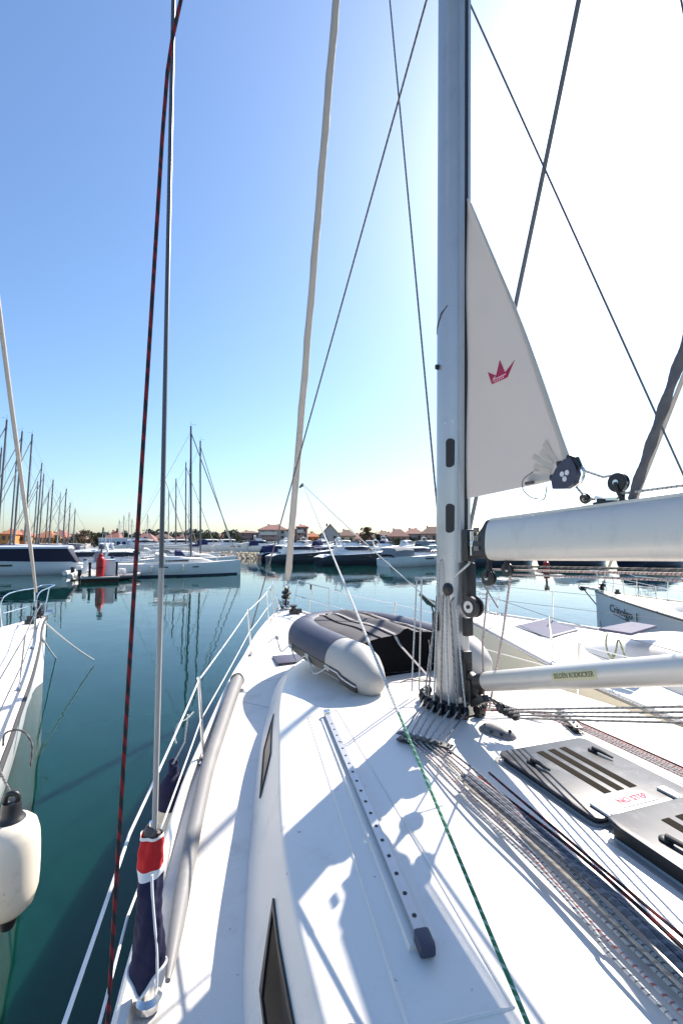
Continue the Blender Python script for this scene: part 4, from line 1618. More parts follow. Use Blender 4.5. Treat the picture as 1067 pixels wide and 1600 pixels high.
def boot(t0, t1, extra=0.0, n=12, point=False):
    rings = []
    for j in range(n + 1):
        t = t0 + (t1 - t0) * j / n
        ring = []
        for k in range(NB2):
            a = 2 * PI * k / NB2
            tt = t
            if point:
                dip = 0.12 * abs(math.sin((a - R(250)) * 1.0)) - 0.0
                tt = t + dip * (1 - (t - t0) / (t1 - t0))
            c = A0.lerp(A1, tt)
            rad = 0.062 - 0.026 * tt + extra + 0.0045 * math.sin(2 * a + 9 * tt) + 0.003 * math.sin(5 * a - 17 * tt) + 0.0015 * math.sin(3 * a + 61 * tt)
            ring.append(c + Vector((rad * math.cos(a), rad * math.sin(a), 0)))
        rings.append(ring)
    return rings


mb = MB()
mb.loft(boot(0.06, 0.74, 0, 26, True), cap=False)
sb = mb.part('canvas_sleeve', NAVYC, cov, xf=CX, ang=80)
mb = MB()
mb.loft(boot(0.735, 0.79, 0.0015, 4), cap=False)
mb.part('white_band', WHTC, cov, xf=CX, ang=80)
mb = MB()
mb.loft(boot(0.785, 0.985, 0.001, 10), cap=False)
mb.part('red_band', REDC, cov, xf=CX, ang=80)
mb = MB()
mb.loft(boot(0.98, 1.0, 0.003, 3), cap=False)
mb.part('top_piping', WHTC, cov, xf=CX, ang=80)
mb = MB()
ed = boot(0.06, 0.74, 0.003, 2, True)[0]
mb.tube(ed, 0.0055, 6, closed=True)
sp2 = []
for j in range(24):
    t = 0.09 + 0.69 * j / 23
    a = R(292) + 0.22 * math.sin(5 * t + 0.6)
    c = A0.lerp(A1, t)
    rad = 0.062 - 0.026 * t + 0.004
    sp2.append(c + Vector((rad * math.cos(a), rad * math.sin(a), 0)))
mb.tube(sp2, 0.005, 6)
mb.part('white_piping', WHTC, cov, xf=CX)
mb = MB()
mb.lathe([(0.03, 0), (0.026, 0.03), (0.018, 0.04)], A1 + Vector((0, 0, -0.01)), (0, 0, 1), 12)
mb.tube([A1 + Vector((0.0, -0.02, 0.0)), A1 + Vector((0.02, -0.035, 0.02)), A1 + Vector((0.028, -0.01, 0.0))], 0.006, 6)
mb.part('tie_cord', RP_DK, cov, xf=CX)


def fender(loc, L, r, rz, label, endm, bodym, tilt=0.0, group=None, topband=0.0):
    """cylindrical fender hanging from its upper eye at loc"""
    f = thing('fender', label, 'fender', loc, rz, group)
    f.rotation_euler = (tilt, 0, rz)
    mb2 = MB()
    prof = [(r * 0.45, -0.10), (r * 0.62, -0.105), (r * 0.86, -0.14), (r * 0.97, -0.20), (r, -0.27), (r * 1.01, -L * 0.5), (r, -L + 0.27), (r * 0.97, -L + 0.2), (r * 0.84, -L + 0.13), (r * 0.55, -L + 0.085), (r * 0.3, -L + 0.075)]
    mb2.lathe(prof, (0, 0, 0), (0, 0, 1), 28)
    mb2.part('fender_body', bodym, f, ang=60)
    mb2 = MB()
    if topband:
        mb2.lathe([(r * 0.3, -0.06), (r * 0.63, -0.10), (r * 0.875, -0.138), (r * 0.985, -0.20), (r * 1.012, -0.27), (r * 1.018, -topband)], (0, 0, 0), (0, 0, 1), 28)
    mb2.lathe([(r * 0.3, 0.0), (r * 0.34, -0.03), (r * 0.34, -0.07), (r * 0.42, -0.085), (r * 0.56, -0.115), (r * 0.3, -0.13)], (0, 0, 0), (0, 0, 1), 20)
    mb2.tube([Vector((r * 0.22 * math.cos(q), 0, 0.015 + r * 0.22 * math.sin(q))) for q in [2 * PI * i / 14 for i in range(14)]], r * 0.10, 8, closed=True)
    mb2.part('fender_eye', endm, f, ang=50)
    mb2 = MB()
    mb2.lathe([(r * 0.28, -L + 0.09), (r * 0.3, -L + 0.03), (r * 0.22, -L), (r * 0.1, -L + 0.002)], (0, 0, 0), (0, 0, 1), 16)
    mb2.part('fender_end', endm, f, ang=50)
    return f


FO = BM @ Vector((-2.08, 0.72, 1.30))
fender(FO, 0.75, 0.115, TH, 'cream fender with a navy top hanging outside the port rail below the stanchion', NAVYC, FEND, 0.0, None, 0.30)
rope([(-1.98, 0.58, 1.72), (-2.0, 0.62, 1.5), (-2.08, 0.72, 1.31)], 0.006, LTWHT, 'white cord from the port lifeline down to the navy-topped fender', name='hanging_rope')
rope(spline([(-1.94, 0.60, 1.73), (-1.99, 0.55, 1.70), (-2.05, 0.52, 1.68), (-2.07, 0.50, 1.60), (-2.06, 0.50, 1.55)], 4), 0.006, LTWHT, 'loose white cord end curling off the port lifeline', name='hanging_rope')

# ------------------------------------------------------------------ neighbouring yachts
def neighbour(bow, head, tab, label, hullm, deckm, strake, coach=None, mast_at=None, mast_h=15, pulp=True, stan=(-2.6, -4.6, -6.6), lw=0.006, lmat=PALEW, stripe=None):
    L = -tab[0][0]
    root = thing('sailing_yacht', label, 'sailing yacht', (bow[0], bow[1], 0), R(head))
    H2, D2 = hull_meshes(tab, tab[0][0], 0, 44)
    hu = H2.part('hull', hullm, root, ang=60)
    D2.part('deck', deckm, root, ang=30)
    mb2 = MB()
    for sg in (-1, 1):
        pts = []
        for i in range(36):
            u = -L + 0.02 + (L - 0.04) * i / 35
            hb, zs = curve(tab, u)
            pts.append((sg * (hb + 0.012), u, zs - 0.02))
        mb2.tube(pts, 0.026, 6)
    mb2.part('toe_rail', strake, root)
    if stripe:
        mb2 = MB()
        for sg in (-1, 1):
            rows = []
            for i in range(36):
                u = -L + 0.02 + (L - 0.4) * i / 35
                hb, zs = curve(tab, u)
                hw = max(0.012, curve(tab, min(0, u + 0.35))[0] * 0.93)
                hm = max(0.015, 0.5 * (hb + hw) + 0.02 * hb)
                rows.append([Vector((sg * (hw + 0.012), u, 0.13)), Vector((sg * (hw + (hm - hw) * 0.15 + 0.014), u, 0.24))])
            mb2.loft(rows, closed=False)
        mb2.part('boot_stripe', stripe, hu)

    def g(u, sg, h=0.0, ins=0.09):
        hb, zs = curve(tab, u)
        return Vector((sg * max(0.02, hb - ins), u, zs - 0.02 + h))
    if coach:
        mb2 = MB()
        rings = []
        for u, wb, wt, h in coach:
            zb = curve(tab, u)[1] - 0.06
            half = [(wb, zb - 0.05), (wb, zb + 0.05), (wt + 0.02, zb + 0.03 + h * 0.86), (wt - 0.03, zb + 0.03 + h)]
            for k in range(1, 7):
                s = (wt - 0.03) * (1 - k / 6)
                half.append((s, zb + 0.03 + h + 0.08 * (1 - (s / (wt + 0.01)) ** 2) * min(1, h / 0.15)))
            rings.append([Vector((-x, u, z)) for x, z in half] + [Vector((x, u, z)) for x, z in half[-2::-1]])
        mb2.loft(rings, closed=False)
        mb2.add(rings[0], [list(range(len(rings[0])))])
        mb2.add(rings[-1], [list(range(len(rings[-1])))])
        mb2.part('coachroof', GEL, root, ang=50)
    for sg in (-1, 1):
        for u in stan:
            p = g(u, sg)
            mb2 = MB()
            mb2.tube([p, p + Vector((sg * 0.04, 0, 0.62))], 0.0125, 8)
            mb2.lathe([(0.035, 0), (0.02, 0.03)], p, (0, 0, 1), 10)
            mb2.part('stanchion', STEEL, root)
        for h in (0.61, 0.32):
            pts = [g(-L + 0.2, sg, h)] + [g(u, sg, h) + Vector((sg * 0.04, 0, 0)) for u in sorted(stan)] + [g(-1.3, sg, h)]
            mb2 = MB()
            mb2.tube(pts, lw, 6)
            mb2.part('lifeline', lmat, root)
    if pulp:
        mb2 = MB()
        a, b2, c = [g(-1.3, s2, 0.0) for s2 in (-1, 1)], [g(-1.3, s2, 0.62) for s2 in (-1, 1)], [g(-0.25, s2, 0.66) + Vector((s2 * 0.12, 0, 0)) for s2 in (-1, 1)]
        mb2.tube(spline([a[0], b2[0], c[0], Vector((-0.12, 0.12, curve(tab, 0)[1] + 0.66)), Vector((0.12, 0.12, curve(tab, 0)[1] + 0.66)), c[1], b2[1], a[1]], 5), 0.0125, 8)
        for s2 in (0, 1):
            sg = -1 if s2 == 0 else 1
            mb2.tube([g(-0.35, sg, 0, 0.03), c[s2]], 0.0125, 8)
            mb2.tube([b2[s2] * 0.5 + a[s2] * 0.5, g(-0.3, sg, 0.33)], 0.010, 8)
        mb2.part('pulpit', STEEL, root)
    mb2 = MB()
    zb = curve(tab, 0)[1]
    mb2.box((0, 0.0, zb + 0.03), (0.16, 0.6, 0.05), None, 0.01)
    mb2.lathe([(0.05, -0.07), (0.03, 0), (0.05, 0.07)], (0, 0.3, zb + 0.05), (1, 0, 0), 12)
    mb2.part('bow_roller', STEEL, root)
    mb2 = MB()
    mb2.lathe([(0.09, 0), (0.09, 0.08), (0.05, 0.1), (0.06, 0.17)], (0.05, -0.95, zb - 0.03), (0, 0, 1), 14)
    mb2.part('windlass', BLK, root)
    for sg in (-1, 1):
        mb2 = MB()
        p = g(-1.4, sg, 0.0, 0.12)
        mb2.tube([p + Vector((0, -0.12, 0.06)), p + Vector((0, 0, 0.05)), p + Vector((0, 0.12, 0.06))], [0.009, 0.015, 0.009], 8)
        mb2.tube([p, p + Vector((0, 0, 0.05))], 0.02, 8)
        mb2.part('mooring_cleat', STEEL, root)
    if mast_at is not None:
        zb2 = curve(tab, mast_at)[1]
        mb2 = MB()
        mb2.tube([(0, mast_at, zb2), (0, mast_at - 0.3, mast_h)], 0.1, 14)
        mb2.part('mast', ALU, root)
        mb2 = MB()
        mb2.tube([(0, mast_at - 0.2, zb2 + 1.5), (0, mast_at - 4.6, zb2 + 1.6)], 0.1, 12)
        mb2.part('boom', ALU, root)
    return root, g


LT2 = [(-13.2, 2.25, 1.33), (-10, 2.46, 1.33), (-8.1, 2.36, 1.33), (-6.9, 2.07, 1.34), (-6.3, 1.9, 1.345), (-4.66, 1.44, 1.36), (-2.55, 0.79, 1.385), (-1.6, 0.47, 1.40), (-0.7, 0.2, 1.42), (0, 0.025, 1.44)]
lb, lg = neighbour((-6.55, 10.05), 14.5, LT2, 'white sailing yacht at the left edge with a rolled headsail and sunlit foredeck', HULL, GELD, RUB, coach=[(-3.6, 0.2, 0.1, 0.02), (-4.2, 0.6, 0.5, 0.10), (-5.0, 0.95, 0.82, 0.22), (-6.5, 1.3, 1.15, 0.32), (-9, 1.6, 1.4, 0.36), (-11, 1.6, 1.4, 0.36)], mast_at=-6.2, stan=(-3.0, -5.2, -7.4, -9.5), lmat=WIRE, lw=0.006)
LX = Matrix.Translation((-6.55, 10.05, 0)) @ Matrix.Rotation(R(14.5), 4, 'Z')


def rolled(X, base, top, r, label, m=GENOA):
    mb2 = MB()
    base, top = Vector(base), Vector(top)
    rings = []
    for i in range(41):
        t = i / 40
        p = base.lerp(top, 0.04 + 0.94 * t)
        k = 0.6 + 0.4 * min(1, i / 3) - 0.3 * max(0, t - 0.7)
        rings.append([p + Vector((r * k * (1 + 0.12 * math.sin(a + 14 * t)) * math.cos(a), r * k * (1 + 0.12 * math.sin(a + 14 * t)) * math.sin(a), 0)) for a in [2 * PI * q / 12 for q in range(12)]])
    mb2.loft(rings)
    return mb2.top('furled_headsail', m, label, 'furled sail', xf=X, ang=70)


def drum(root, base, top, nm='furler_drum'):
    mb2 = MB()
    base, top = Vector(base), Vector(top)
    d = (top - base).normalized()
    mb2.lathe([(0.03, 0.02), (0.10, 0.10), (0.10, 0.13), (0.06, 0.14), (0.06, 0.22), (0.10, 0.23), (0.10, 0.26), (0.04, 0.28), (0.045, 0.4)], base, d, 16)
    mb2.tube([base, base + d * 0.3], 0.02, 8)
    st = mb2.part(nm, BLK, root)
    mb2 = MB()
    mb2.tube([base, top], 0.007, 6)
    mb2.part('forestay', WIRE, root)


drum(lb, (0, -0.32, 1.44), (0, -6.3, 15.6))
rolled(LX, (0, -0.32, 1.44), (0, -6.3, 15.6), 0.037, 'pale headsail rolled on the forestay at the left edge, above the neighbouring bow')
# foredeck dress: hatch and flush seam
mb = MB()
mb.box((-0.15, -2.9, 1.405), (0.5, 0.5, 0.035), None, 0.02)
mb.part('foredeck_hatch', LENS, lb)
FL = LX @ Vector((2.30, -7.55, 1.33))
fl2 = at(19, 1252, 2.72)
fender(fl2, 0.71, 0.150, 0.3, 'large cream fender with black ends hanging at the left edge', BLK, FEND, 0.03)
rp = lg(-7.4, 1, 0.32)
mb = MB()
a = LX @ rp
rope([a, a.lerp(fl2, 0.5) + Vector((0, 0, 0.01)), fl2 + Vector((0, 0, 0.03))], 0.007, RP_DK, 'dark cord from the neighbouring lifeline to the large cream fender', name='hanging_rope', xf=None)
c0 = fl2 + Vector((-0.03, 0.0, 0.02))
rope(spline([fl2 + Vector((-0.14, 0.1, 0.27)), fl2 + Vector((-0.10, 0.06, 0.36)), fl2 + Vector((0.0, 0.05, 0.38)), fl2 + Vector((0.06, 0.06, 0.30)), fl2 + Vector((0.06, 0.06, 0.17))], 5), 0.006, RP_DK, 'loose looped cord end hanging above the large cream fender', name='hanging_rope', xf=None)
m0 = LX @ Vector((0.12, -0.5, 1.42))
rope(sag(m0, at(147, 1031, 11.6), 0.05, 10), 0.016, LTWHT, 'white mooring rope from the left bow running into the water', name='mooring_rope', xf=None)
rope(sag(LX @ Vector((0.30, -1.3, 1.40)), on_z(88, 1028, 0.0), 0.04, 8), 0.014, LTWHT, 'shorter white mooring rope close beside the left bow', name='mooring_rope', xf=None)

# neighbour to starboard
NT = [(-13, 2.1, 1.44), (-10, 2.25, 1.44), (-8, 2.2, 1.44), (-6.4, 2.06, 1.45), (-5.24, 1.84, 1.46), (-4.5, 1.62, 1.47), (-2.0, 0.72, 1.52), (-0.9, 0.33, 1.55), (0, 0.025, 1.58)]
nb, ng = neighbour((2.42, 10.7), 23.5, NT, 'white sailing yacht moored alongside to the right, cream hull against ours', CREAMH, GELD, TUBEM, coach=[(-3.7, 0.2, 0.1, 0.02), (-4.1, 0.55, 0.42, 0.12), (-4.8, 0.95, 0.74, 0.30), (-5.8, 1.25, 1.0, 0.40), (-7.5, 1.45, 1.2, 0.46), (-11, 1.5, 1.25, 0.48)], mast_at=-6.4, mast_h=17, stan=(-2.4, -4.4, -6.6), lmat=WIRE, lw=0.004)
NX = Matrix.Translation((2.42, 10.7, 0)) @ Matrix.Rotation(R(23.5), 4, 'Z')
drum(nb, (0, -0.35, 1.6), (0, -5.5, 16.5))
rolled(NX, (0, -0.35, 1.6), (0, -5.5, 16.5), 0.042, 'slim dark rolled sail on the stay behind the mainsail leech', mat('uv_strip', (0.16, 0.16, 0.17), 0.8, var=0.15))
NXI = NX.inverted()


def nbl(px, py, z):
    return NXI @ on_z(px, py, z)


for cs, nm, hh in (((805, 979), (852, 968), (902, 984), (858, 996)), 'deck_hatch', 0.03), :
    q = [nbl(x, y, 1.52) for x, y in cs]
    mb = MB()
    mb.sheet([Vector((p.x, p.y, 1.46)) for p in q], 0.075, (0, 0, 1))
    hh2 = mb.part(nm, mat('violet_acrylic', (0.10, 0.10, 0.16), 0.6, var=0.2, vscale=8, spec=0.08), nb)
    mb = MB()
    for i in range(4):
        mb.tube([Vector((q[i].x, q[i].y, 1.53)), Vector((q[(i + 1) % 4].x, q[(i + 1) % 4].y, 1.53))], 0.016, 6)
    mb.part('hatch_frame', ALU, hh2)
q = [nbl(x, y, 1.97) for x, y in ((935, 982), (985, 972), (1025, 978), (985, 990))]
mb = MB()
mb.sheet([Vector((p.x, p.y, 1.945)) for p in q], 0.03, (0, 0, 1))
mb.part('deck_hatch', mat('violet_acrylic', (0.10, 0.10, 0.16), 0.6, var=0.2, vscale=8, spec=0.08), nb)
# coach window band on the port side
mb = MB()
mb.box((-1.17, -7.6, 1.66), (0.02, 1.8, 0.16), Matrix.Rotation(R(0), 4, 'Z'), 0.01)
mb.part('cabin_window', GLASS, nb)
mb = MB()
p = NXI @ at(955, 1005, 5.2)
rope(spline([at(948, 990, 5.3), at(946, 1005, 5.25), at(950, 1022, 5.2), at(957, 1028, 5.2), at(962, 1015, 5.2), at(966, 1000, 5.25), at(977, 1030, 5.15)], 5), 0.009, rope_mat('rope_olive', (0.22, 0.26, 0.10), (0.5, 0.5, 0.3), 20, 0.3), 'olive green line hanging in loops on the right yacht coachroof', name='looped_rope', xf=None)
rope([at(957, 1022, 5.2), at(958, 1075, 4.9)], 0.012, rope_mat('rope_olive', (0.22, 0.26, 0.10), (0.5, 0.5, 0.3), 20, 0.3), 'olive green line dropping from the loops to the right yacht side deck', name='looped_rope', xf=None)
# dark green mooring tails beside the mast
mb = MB()
for k, (dx, dy) in enumerate(((0, 0), (0.03, 0.03), (0.06, -0.02), (0.09, 0.05))):
    a = at(655 + 5 * k, 928 + 3 * k, 7.6)
    b2 = at(668 + 4 * k, 945 + 2 * k, 7.55)
    mb.tube([a, a.lerp(b2, 0.5) + Vector((0, 0, 0.03)), b2], [0.02, 0.035, 0.012], 8)
mb.tube([at(672, 940, 7.55), at(682, 975, 7.4)], 0.014, 6)
mb.top('rope_tails', mat('dark_green_rope', (0.02, 0.05, 0.045), 0.9, var=0.3), 'bunch of dark green rope ends sticking out left of the mast', 'rope')

# third yacht with the name on its bow
GT = [(-12, 1.9, 1.36), (-9, 2.1, 1.36), (-7, 1.95, 1.37), (-5, 1.50, 1.38), (-3, 0.98, 1.40), (-1.5, 0.52, 1.42), (0, 0.025, 1.45)]
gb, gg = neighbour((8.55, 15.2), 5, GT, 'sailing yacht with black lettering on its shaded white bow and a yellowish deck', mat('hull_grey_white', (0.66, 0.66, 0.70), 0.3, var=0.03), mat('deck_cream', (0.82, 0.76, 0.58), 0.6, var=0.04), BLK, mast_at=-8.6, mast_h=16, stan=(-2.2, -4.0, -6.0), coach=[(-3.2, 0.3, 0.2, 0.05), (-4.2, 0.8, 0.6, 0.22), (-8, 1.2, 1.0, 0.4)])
mb = MB()
mb.box((0, 0.35, 1.50), (0.12, 1.0, 0.06), None, 0.01)
mb.tube([(0, 0.75, 1.47), (0, 0.03, 0.98)], 0.02, 8)
mb.lathe([(0.05, -0.06), (0.03, 0), (0.05, 0.06)], (0, 0.85, 1.50), (1, 0, 0), 12)
mb.box((0, 0.75, 1.44), (0.2, 0.16, 0.08), Matrix.Rotation(0.5, 4, 'X'), 0.01)
mb.part('bowsprit', WIRE, gb)
mb = MB()
mb.tube([(0, 0.02, 1.46), (0, -0.10, 1.0), (0, -0.22, 0.3)], 0.04, 8)
mb.part('stem_band', NAVYH, gb)
GX = Matrix.Translation((8.55, 15.2, 0)) @ Matrix.Rotation(R(5), 4, 'Z')
drum(gb, (0, -0.2, 1.46), (0, -8.9, 15.5))
rolled(GX, (0, -0.2, 1.5), (0, -8.9, 15.5), 0.06, 'pale rolled headsail of the lettered yacht seen under the boom')


def hullpt(tab, u, z, sg=-1, out=0.0):
    hb, zs = curve(tab, u)
    hw = max(0.012, curve(tab, min(0, u + 0.35))[0] * 0.93)
    hm = max(0.015, 0.5 * (hb + hw) + 0.02 * hb)
    zm = zs * 0.55
    f = (z - zm) / (zs - zm)
    return Vector((sg * (hm + (hb - hm) * f + out), u, z))


c = hullpt(GT, -2.2, 1.06, -1, 0.0)
xa = hullpt(GT, -2.9, 1.06) - hullpt(GT, -1.5, 1.06)
ya = hullpt(GT, -1.95, 1.2) - hullpt(GT, -1.95, 0.9)
Mt = frame(c, xa, ya)
nz = Mt.to_3x3().col[2]
Mt = Matrix.Translation(nz * 0.03) @ Mt
text('Critolgo 1', 0.33, Mt, INKK, gb, 'boat_name', ext=0.004, shear=0.2, sx=1.5)
mb = MB()
mb.tube([hullpt(GT, -1.35, 0.90, -1, 0.008), hullpt(GT, -2.2, 0.87, -1, 0.010), hullpt(GT, -3.2, 0.84, -1, 0.008)], [0.006, 0.014, 0.006], 6)
mb.part('name_underline', INKK, gb)

# ------------------------------------------------------------------ far yachts in the marina rows
CABW = mat('cabin_dark', (0.02, 0.022, 0.03), 0.15, var=0.2)
SPRAY = {'navy': mat('canvas_navy', (0.02, 0.025, 0.09), 0.9, var=0.2), 'grey': mat('canvas_grey', (0.25, 0.25, 0.26), 0.9, var=0.1), 'white': mat('canvas_white', (0.66, 0.65, 0.62), 0.9, var=0.08)}


def far_yacht(loc, head, L, mast_h, label, cover='navy', mcol=None, r=0.085, spr=1.0):
    B2 = L * 0.15
    root = thing('sailing_yacht', label, 'sailing yacht', (loc[0], loc[1], 0), R(head), 'sailing yachts berthed along the pontoon')
    tab = [(-L / 2, B2 * 0.85, 1.15), (-L / 4, B2, 1.12), (0, B2, 1.15), (L * 0.2, B2 * 0.8, 1.22), (L * 0.38, B2 * 0.4, 1.32), (L / 2, 0.03, 1.42)]
    H2, D2 = hull_meshes(tab, -L / 2, L / 2, 20)
    hu = H2.part('hull', HULL, root, ang=60)
    D2.part('deck', GELD, root, ang=30)
    mb2 = MB()
    for sg in (-1, 1):
        rows = []
        for i in range(16):
            u = -L / 2 + (L * 0.97) * i / 15
            hw = max(0.015, curve(tab, min(L / 2, u + 0.35))[0] * 0.93)
            rows.append([Vector((sg * (hw + 0.02), u, -0.02)), Vector((sg * (hw + 0.022), u, 0.16))])
        mb2.loft(rows, closed=False)
    mb2.part('boot_stripe', ANTI, hu)
    for u in (L * 0.12, -L * 0.12):
        mb2 = MB()
        for sg in (-1, 1):
            p = hullpt(tab, u, 0.85, sg, 0.012)
            mb2.box(p, (0.03, 0.55, 0.10), None, 0.01)
        mb2.part('hull_port', CABW, hu)
    mb2 = MB()
    rings = []
    for u, w2, h in ((L * 0.26, 0.25, 0.10), (L * 0.16, B2 * 0.5, 0.42), (0.0, B2 * 0.62, 0.58), (-L * 0.16, B2 * 0.64, 0.62)):
        z = curve(tab, u)[1] - 0.05
        rings.append([Vector((x * w2, u, z + zz * h)) for x, zz in ((-1, 0), (-0.86, 0.9), (-0.5, 1.08), (0, 1.15), (0.5, 1.08), (0.86, 0.9), (1, 0))])
    mb2.loft(rings)
    cr = mb2.part('coachroof', GEL, root, ang=40)
    mb2 = MB()
    for sg in (-1, 1):
        mb2.box((sg * B2 * 0.595, -L * 0.03, 1.38), (0.03, L * 0.18, 0.13), None, 0.01)
    mb2.part('cabin_window', CABW, cr)
    mb2 = MB()
    rings = []
    for u, h in ((-L * 0.10, 0.42), (-L * 0.14, 0.95), (-L * 0.2, 1.05), (-L * 0.205, 1.0)):
        rings.append([Vector((x * B2 * 0.62, u, 1.12 + zz * h)) for x, zz in ((-1, 0.2), (-0.92, 0.85), (-0.6, 1.0), (0, 1.05), (0.6, 1.0), (0.92, 0.85), (1, 0.2))])
    mb2.loft(rings, closed=False)
    mb2.part('sprayhood', SPRAY[cover], root, ang=40)
    my = L * 0.08
    mb2 = MB()
    mb2.tube([(0, my, 1.2), (0, my - 0.02 * mast_h, mast_h)], [r, r * 0.8], 10)
    for z in (0.42, 0.70):
        pass
    ma = mb2.part('mast', mcol or ALU, root)
    for z, w2 in ((0.40, 1.0), (0.68, 0.8)):
        mb2 = MB()
        mb2.tube([(-w2 * spr, my - 0.02 * mast_h * z - 0.15, mast_h * z), (0, my - 0.02 * mast_h * z, mast_h * z - 0.03), (w2 * spr, my - 0.02 * mast_h * z - 0.15, mast_h * z)], 0.025, 6)
        mb2.part('spreader', ALU, ma)
    mb2 = MB()
    mb2.tube([(0, my - 0.02 * mast_h, mast_h), (0, my - 0.02 * mast_h, mast_h + 0.5)], 0.012, 5)
    mb2.tube([(0, my - 0.02 * mast_h, mast_h + 0.12), (0, my - 0.02 * mast_h + 0.5, mast_h + 0.2)], 0.012, 5)
    mb2.part('masthead_aerial', WIRE, ma)
    mb2 = MB()
    mb2.tube([(0, my - 0.15, 2.4), (0, my - L * 0.33, 2.5)], 0.07, 8)
    bo = mb2.part('boom', ALU, root)
    mb2 = MB()
    mb2.tube([(0, my - 0.2, 2.75), (0, my - 0.6, 2.72), (0, my - L * 0.3, 2.6)], [0.2, 0.17, 0.1], 10)
    mb2.part('sail_cover', SPRAY[cover], bo)
    mb2 = MB()
    top = Vector((0, my - 0.02 * mast_h, mast_h * 0.96))
    mb2.tube([(0, L * 0.48, 1.4), top], 0.055, 6)
    mb2.part('rolled_headsail', GENOA, root)
    mb2 = MB()
    mb2.tube([(0, -L * 0.48, 1.2), top], 0.012, 4)
    for sg in (-1, 1):
        mb2.tube([(sg * B2 * 0.95, my - 0.2, 1.15), (sg * 0.95 * spr, my - 0.3, mast_h * 0.40), (sg * 0.78 * spr, my - 0.3, mast_h * 0.68), top], 0.012, 4)
    mb2.part('rigging', WIRE, root)
    for sg in (-1, 1):
        mb2 = MB()
        for u in (-0.3, -0.1, 0.1, 0.3):
            hb, zs = curve(tab, u * L)
            mb2.tube([(sg * (hb - 0.08), u * L, zs), (sg * (hb - 0.06), u * L, zs + 0.6)], 0.014, 5)
        for h in (0.6, 0.32):
            mb2.tube([Vector((sg * (curve(tab, u * L)[0] - 0.06), u * L, curve(tab, u * L)[1] + h)) for u in (-0.46, -0.3, -0.1, 0.1, 0.3, 0.44)] + [Vector((sg * 0.1, L * 0.5, 1.42 + h))], 0.01, 5)
        mb2.part('guard_rail', STEEL, root)
    for k, u in enumerate((-L * 0.22, L * 0.02)):
        mb2 = MB()
        hb, zs = curve(tab, u)
        mb2.lathe([(0.05, 0.0), (0.11, -0.05), (0.12, -0.5), (0.05, -0.58)], (hb + 0.13, u, zs - 0.15), (0, 0, 1), 10)
        mb2.part('hung_fender', FEND, root)
    return root


PHD = 61.0     # berths lie across a pontoon that runs away to the left
DARKM = mat('mast_grey', (0.13, 0.135, 0.15), 0.5, metal=0.3, var=0.1)


def mast_spot(px, ytop, Y):
    p = at(px, 850, Y)
    return p.x, p.y, at(px, ytop, Y).z


# the nearest one, bow pointing right, hull in full view
far_yacht((at(284, 850, 42.5).x, 42.5), -72, 11.0, 14.3, 'white sailing yacht broadside between the port shroud and the rolled headsail, bow pointing right', 'white', DARKM, 0.11)
ROW = [
    (303, 688, 56.0, -66, 'sailing yacht behind the broadside one, its mast close left of the tallest mast', 'navy'),
    (281, 722, 73.0, -66, 'sailing yacht in the right row whose single dark mast stands clear of its neighbours', 'grey'),
    (247, 736, 82.0, -66, 'sailing yacht with its mast hidden close behind the port shroud', 'white'),
    (258, 766, 103.0, -66, 'distant sailing yacht just right of the port shroud with a low pale mast', 'grey'),
    (14, 657, 47.0, 118, 'sailing yacht at the far left with the tallest dark mast of the left row', 'navy'),
    (38, 675, 52.0, 118, 'sailing yacht whose mast carries a lamp bracket, second in the left row', 'white'),
    (52, 679, 55.5, 118, 'sailing yacht third in the left row with a tall plain dark mast', 'grey'),
    (66, 724, 75.0, 118, 'sailing yacht fourth in the left row, left one of a close pair of masts', 'navy'),
    (71, 741, 84.0, 118, 'sailing yacht fifth in the left row, right one of a close pair of masts', 'white'),
    (85, 750, 90.0, 118, 'sailing yacht sixth in the left row, mast standing clear by itself', 'grey'),
    (97, 770, 104.0, 118, 'pale-masted sailing yacht seventh in the left row', 'white'),
    (106, 764, 98.0, 118, 'sailing yacht with the dark mast right of the pale one in the left row', 'navy'),
    (3, 700, 60.0, 118, 'sailing yacht whose short mast stands at the very left edge', 'grey'),
    (27, 712, 66.0, 118, 'sailing yacht with a lower mast between the first two tall ones of the left row', 'white'),
    (61, 752, 88.0, 118, 'sailing yacht with a low mast just left of the close pair in the left row', 'navy'),
    (78, 768, 100.0, 118, 'sailing yacht with a low mast between the close pair and the lone mast', 'grey'),
    (113, 786, 116.0, 118, 'distant sailing yacht just right of the dark mast in the left row', 'white'),
    (268, 748, 92.0, -66, 'sailing yacht with a thin mast between the port shroud and the lone dark mast', 'white'),
    (120, 795, 122.0, 118, 'most distant sailing yacht of the left row with a thin short mast', 'grey'),
]
for px, yt, Y, hd, lab, cv2 in ROW:
    x, y, h = mast_spot(px, yt, Y)
    far_yacht((x, y), hd, 10.5 + (px % 3), h, lab, cv2, ALU if px in (97, 258) else DARKM, 0.115 if Y < 90 else 0.14)
